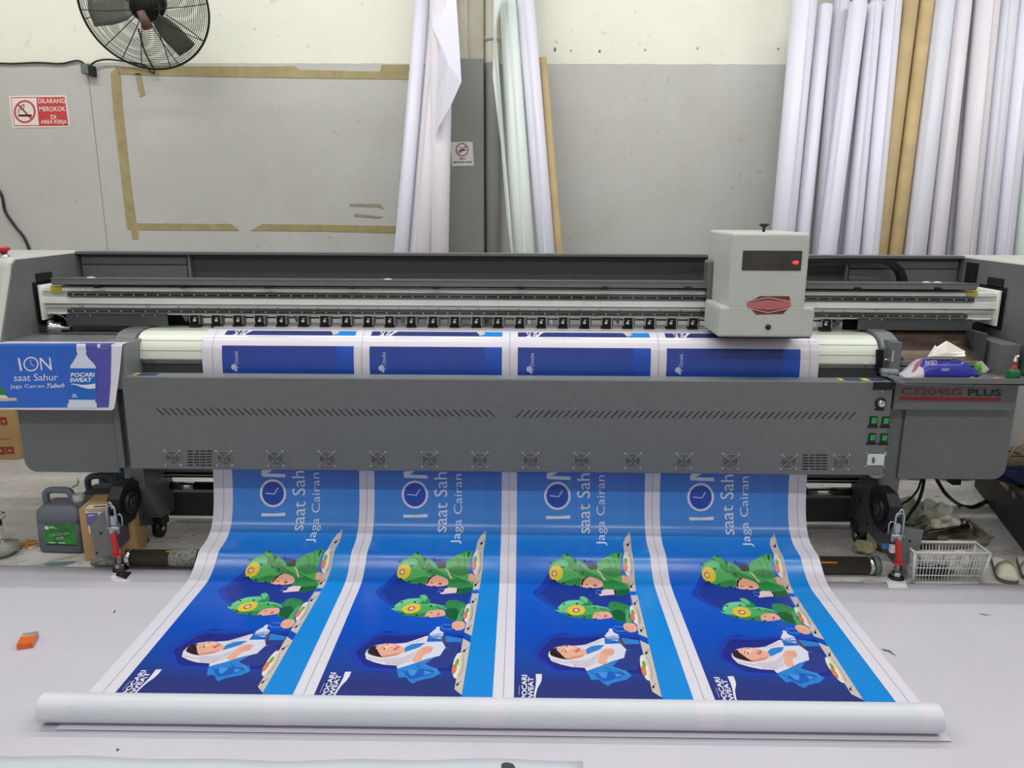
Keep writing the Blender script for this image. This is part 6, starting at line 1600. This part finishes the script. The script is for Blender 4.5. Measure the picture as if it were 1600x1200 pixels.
# white basket
bx0, bx1 = PZ(1426, 912, 0), PZ(1530, 912, 0)
bw = bx1.x-bx0.x; by0 = bx0.y; bd = 0.085; bh = 0.162
t = thing('plastic_basket', (bx0.x+bw/2, by0+bd/2, 0), 'white slatted plastic basket with rubbish inside at the right', 'basket')
BK = mat('basket_white', (206, 206, 204), 0.4, var=0.03)
mb = MB(); fl_ = 0.015
def wallgrid(P0, P1, T0, T1, nx):
    """slatted wall between a bottom edge P0-P1 and a top edge T0-T1"""
    P0, P1, T0, T1 = map(Vector, (P0, P1, T0, T1))
    for i in range(5):
        t_ = i/4; a = P0.lerp(T0, t_); b = P1.lerp(T1, t_); r_ = 0.006 if i in (0, 4) else 0.003
        mb.tube([a, b], r_, BK, 6)
    for j in range(nx+1):
        u = j/nx; a = P0.lerp(P1, u); b = T0.lerp(T1, u); wide = j in (0, nx) or j == nx//2
        mb.tube([a, b], 0.0085 if j in (0, nx) else (0.004 if wide else 0.0022), BK, 6)
z1_ = bh
A0 = (bx0.x, by0, 0.006); B0 = (bx1.x, by0, 0.006); C0 = (bx1.x, by0+bd, 0.006); D0 = (bx0.x, by0+bd, 0.006)
A1 = (bx0.x-fl_, by0-fl_, z1_); B1 = (bx1.x+fl_, by0-fl_, z1_); C1_ = (bx1.x+fl_, by0+bd+fl_, z1_); D1 = (bx0.x-fl_, by0+bd+fl_, z1_)
wallgrid(A0, B0, A1, B1, 22); wallgrid(B0, C0, B1, C1_, 8); wallgrid(C0, D0, C1_, D1, 22); wallgrid(D0, A0, D1, A1, 8)
mb.box(bx0.x, bx1.x, by0, by0+bd, 0.002, 0.006, BK)
build('slatted_body', mb, t)
mb = MB(); mb.tube([A1, B1, C1_, D1], 0.009, BK, 8, closed=True); build('rim', mb, t)
o = lump('crumpled_paper', (bx0.x+bw*0.27, by0+bd*0.5, 0.105), (0.055, 0.026, 0.035), mat('crumpled_cream', (206, 200, 184), 0.8, var=0.1, scale=30, bump=0.6), 'crumpled cream paper at the left inside the white basket', 'rubbish', 8, 0.5)
o = lump('crumpled_paper', (bx0.x+bw*0.72, by0+bd*0.5, 0.085), (0.055, 0.026, 0.055), mat('crumpled_white', (216, 214, 212), 0.7, var=0.06, scale=30, bump=0.6), 'crumpled white paper at the right inside the white basket', 'rubbish', 9, 0.5)
o = lump('black_rag', (bx0.x+bw*0.36, by0+bd*0.5, 0.045), (0.085, 0.026, 0.032), mat('rag_black', (34, 34, 38), 0.9, var=0.2, scale=40), 'black rag at the bottom of the white basket', 'rag', 10, 0.3)
# cloth and rubbish under the right bracket
o = lump('wiping_cloth', (PZ(1368, 882, 0).x, PZ(1368, 872, 0).y+0.06, 0.03), (0.06, 0.04, 0.03), mat('cloth_beige', (176, 166, 132), 0.9, var=0.15, scale=30), 'folded beige wiping cloth on the floor behind the take-up tube at right', 'cloth', 12, 0.4)
o = lump('rubbish_clump', (PZ(1418, 895, 0).x, PZ(1418, 893, 0).y, 0.01), (0.05, 0.05, 0.02), mat('grit_grey', (120, 118, 108), 0.95, var=0.5, scale=90, bump=0.8), 'grey clump of dust and rubbish beside the right threaded foot', 'rubbish', 13, 0.4)
# sandals
SOLE = mat('sandal_sole', (104, 98, 86), 0.7); SAN = mat('sandal_cream', (206, 202, 182), 0.6, var=0.06); STR = mat('sandal_strap_grey', (140, 136, 122), 0.6)
def sandal(px, py, rz, label):
    p = PZ(px, py, 0); t = thing('sandal', (p.x, p.y, 0), label, 'sandal', 'pair of cream sandals'); rot = Matrix.Rotation(rz, 4, 'Z')
    ol = [(-0.042, -0.02), (-0.036, -0.045), (0, -0.055), (0.036, -0.045), (0.044, -0.01), (0.042, 0.06), (0.034, 0.14), (0.02, 0.19), (-0.005, 0.20), (-0.028, 0.18), (-0.036, 0.12), (-0.040, 0.05)]
    ol = catmull(ol, 4, True)
    def L(nm, mb, **k): mb.v = [tuple(p+rot @ Vector(v)) for v in mb.v]; return build(nm, mb, t, **k)
    mb = MB(); mb.prism(ol, 0.003, 0.018, SOLE, 'z'); L('sole', mb)
    mb = MB(); mb.prism([(a*0.94, b*0.96) for a, b in ol], 0.018, 0.026, SAN, 'z'); L('footbed', mb, bevel=0.002)
    rows = []
    for i in range(9):
        y_ = -0.045+0.075*i/8; row = []
        for j in range(13):
            a_ = math.pi*j/12; wx = 0.043*(1-0.25*(i == 0)-0.05*max(0, 2-i)); row.append(Vector((wx*math.cos(a_), y_, 0.02+(0.004+0.048*math.sin(min(1, i/6)*math.pi/2))*math.sin(a_))))
        rows.append(row)
    mb = MB(); mb.grid(rows, SAN); L('vamp', mb, solid=0.003)
    mb = MB(); mb.grid([[v+Vector((0, 0.0, 0.0015)) for v in rows[6]], [v+Vector((0, 0.0, 0.003)) for v in rows[8]], [v+Vector((0, 0.012, 0.002)) for v in rows[8]]], STR); L('strap', mb, solid=0.003)
sandal(1572, 905, R(-20), 'left cream sandal with a grey strap, right of the white basket')
sandal(1611, 902, R(-22), 'right cream sandal, cut by the right edge of the frame')
# thin wire scraps beside the sandals
cable('wire_scrap', [PZ(x, y, 0.004) for x, y in ((1537, 872), (1545, 871), (1552, 876), (1543, 878), (1539, 875))], 0.0015, 'thin curled dark wire scrap left of the sandals', CAB)
# black power cables
def Pb(x, y, Y): return PY(x, y, Y)
CB = flat('power_cable_black', (24, 24, 26), 0.45)
cable('power_cable', [Pb(1441, 742, 3.95), Pb(1434, 765, 3.95), Pb(1420, 781, 3.95), Pb(1409, 788, 3.95), Pb(1400, 800, 3.95)], 0.006, 'left and thinner black power cable hanging below the right cabinet', CB)
cable('power_cable', [Pb(1445, 740, 3.90), Pb(1441, 765, 3.90), Pb(1434, 785, 3.88), Pb(1424, 800, 3.85), Pb(1415, 812, 3.8)], 0.009, 'thicker black power cable hanging down beside the plastic bag', CB)
cable('power_cable', [Pb(1460, 742, 3.95), Pb(1470, 760, 3.95), Pb(1482, 776, 3.95), PZ(1500, 789, 0.01), PZ(1517, 792, 0.01), PZ(1530, 788, 0.012), PZ(1546, 780, 0.012)], 0.010, 'black power cable sagging in a wide loop towards the workbench', CB)
mb = MB(); a = PY(1486, 748, 3.9); b = PY(1498, 756, 3.9); mb.box(a.x, b.x, 3.88, 3.94, b.z, a.z+0.02, BLACK); part('cabinet_foot', mb)
# dark plinth, bench and blue cloth at the right
DK = mat('dark_plinth', (52, 50, 50), 0.6, var=0.2, scale=6); WD = mat('worn_board', (98, 90, 78), 0.7, var=0.2, scale=8); WD2 = mat('pale_wood', (176, 162, 126), 0.7, var=0.1)
q = [PZ(x, y, 0.0) for x, y in ((1508, 751), (1600, 862), (1660, 935), (1800, 900))]+[PZ(1800, 740, 0), PZ(1530, 738, 0)]
q = [Vector((min(a.x, RX-0.05), min(a.y, 4.60), 0)) for a in q]
t = thing('workbench', (q[1].x+0.2, q[1].y+0.3, 0), 'low dark workbench with a worn wooden top at the right edge behind the printer', 'bench')
mb = MB(); mb.prism([(a.x, a.y) for a in q], 0.001, 0.225, DK, 'z'); build('bench_body', mb, t)
mb = MB(); mb.prism([(a.x, a.y) for a in q], 0.227, 0.262, WD, 'z'); build('bench_top', mb, t, bevel=0.004)
e0, e1 = q[0], q[2]; dv = (e1-e0)
for (u0, u1) in ((0.30, 0.42), (0.46, 0.58), (0.62, 0.9)):
    nv = Vector((-dv.y, dv.x, 0)).normalized()
    if nv.x > 0: nv = -nv
    A0_, B0_ = e0+dv*u0, e0+dv*u1; pts_ = [A0_, B0_, B0_+nv*0.006, A0_+nv*0.006]
    mb = MB(); mb.prism([(v.x, v.y) for v in pts_], 0.19, 0.222, WD2, 'z'); build('edge_batten', mb, t)
c1 = PZ(1590, 738, 0.32); o = lump('blue_cloth', (c1.x+0.04, c1.y, 0.30), (0.17, 0.12, 0.035), mat('navy_cloth', (22, 28, 70), 0.9, var=0.25, scale=12, bump=0.4), 'dark blue cloth heaped on the workbench at the right edge', 'cloth', 21, 0.3)
CBE = flat('beige_cable', (168, 146, 112), 0.5); CBG = flat('grey_cable', (92, 84, 74), 0.5)
cable('loose_cable', [PY(x, y, 4.35) for x, y in ((1566, 702), (1576, 704), (1590, 708), (1604, 714), (1620, 716))], 0.007, 'upper greyish cable crossing behind the workbench', CBG)
cable('loose_cable', [PY(x, y, 4.30) for x, y in ((1564, 716), (1574, 713), (1588, 712), (1604, 713), (1620, 712))], 0.007, 'lower dark cable crossing behind the workbench', CBG)
cable('loose_cable', [PY(x, y, 4.28) for x, y in ((1612, 690), (1598, 693), (1588, 699), (1580, 709), (1576, 718), (1578, 725), (1584, 731), (1600, 731), (1620, 729))], 0.007, 'beige cable looping down onto the workbench at the right edge', CBE)
# white cabinet far right behind
a = PY(1560, 735, 4.7); b = PY(1600, 640, 4.7)
mb = MB(); mb.box(a.x-0.1, a.x+0.19, 4.615, 4.65, 0.001, 0.93, mat('pale_grey_cabinet', (190, 192, 194), 0.5, var=0.06, scale=10)); o = build('pale_board', mb, bevel=0.004)
tag(o, 'pale grey upright board behind the right end of the printer, mostly hidden', 'board')
bpy.context.view_layer.update()
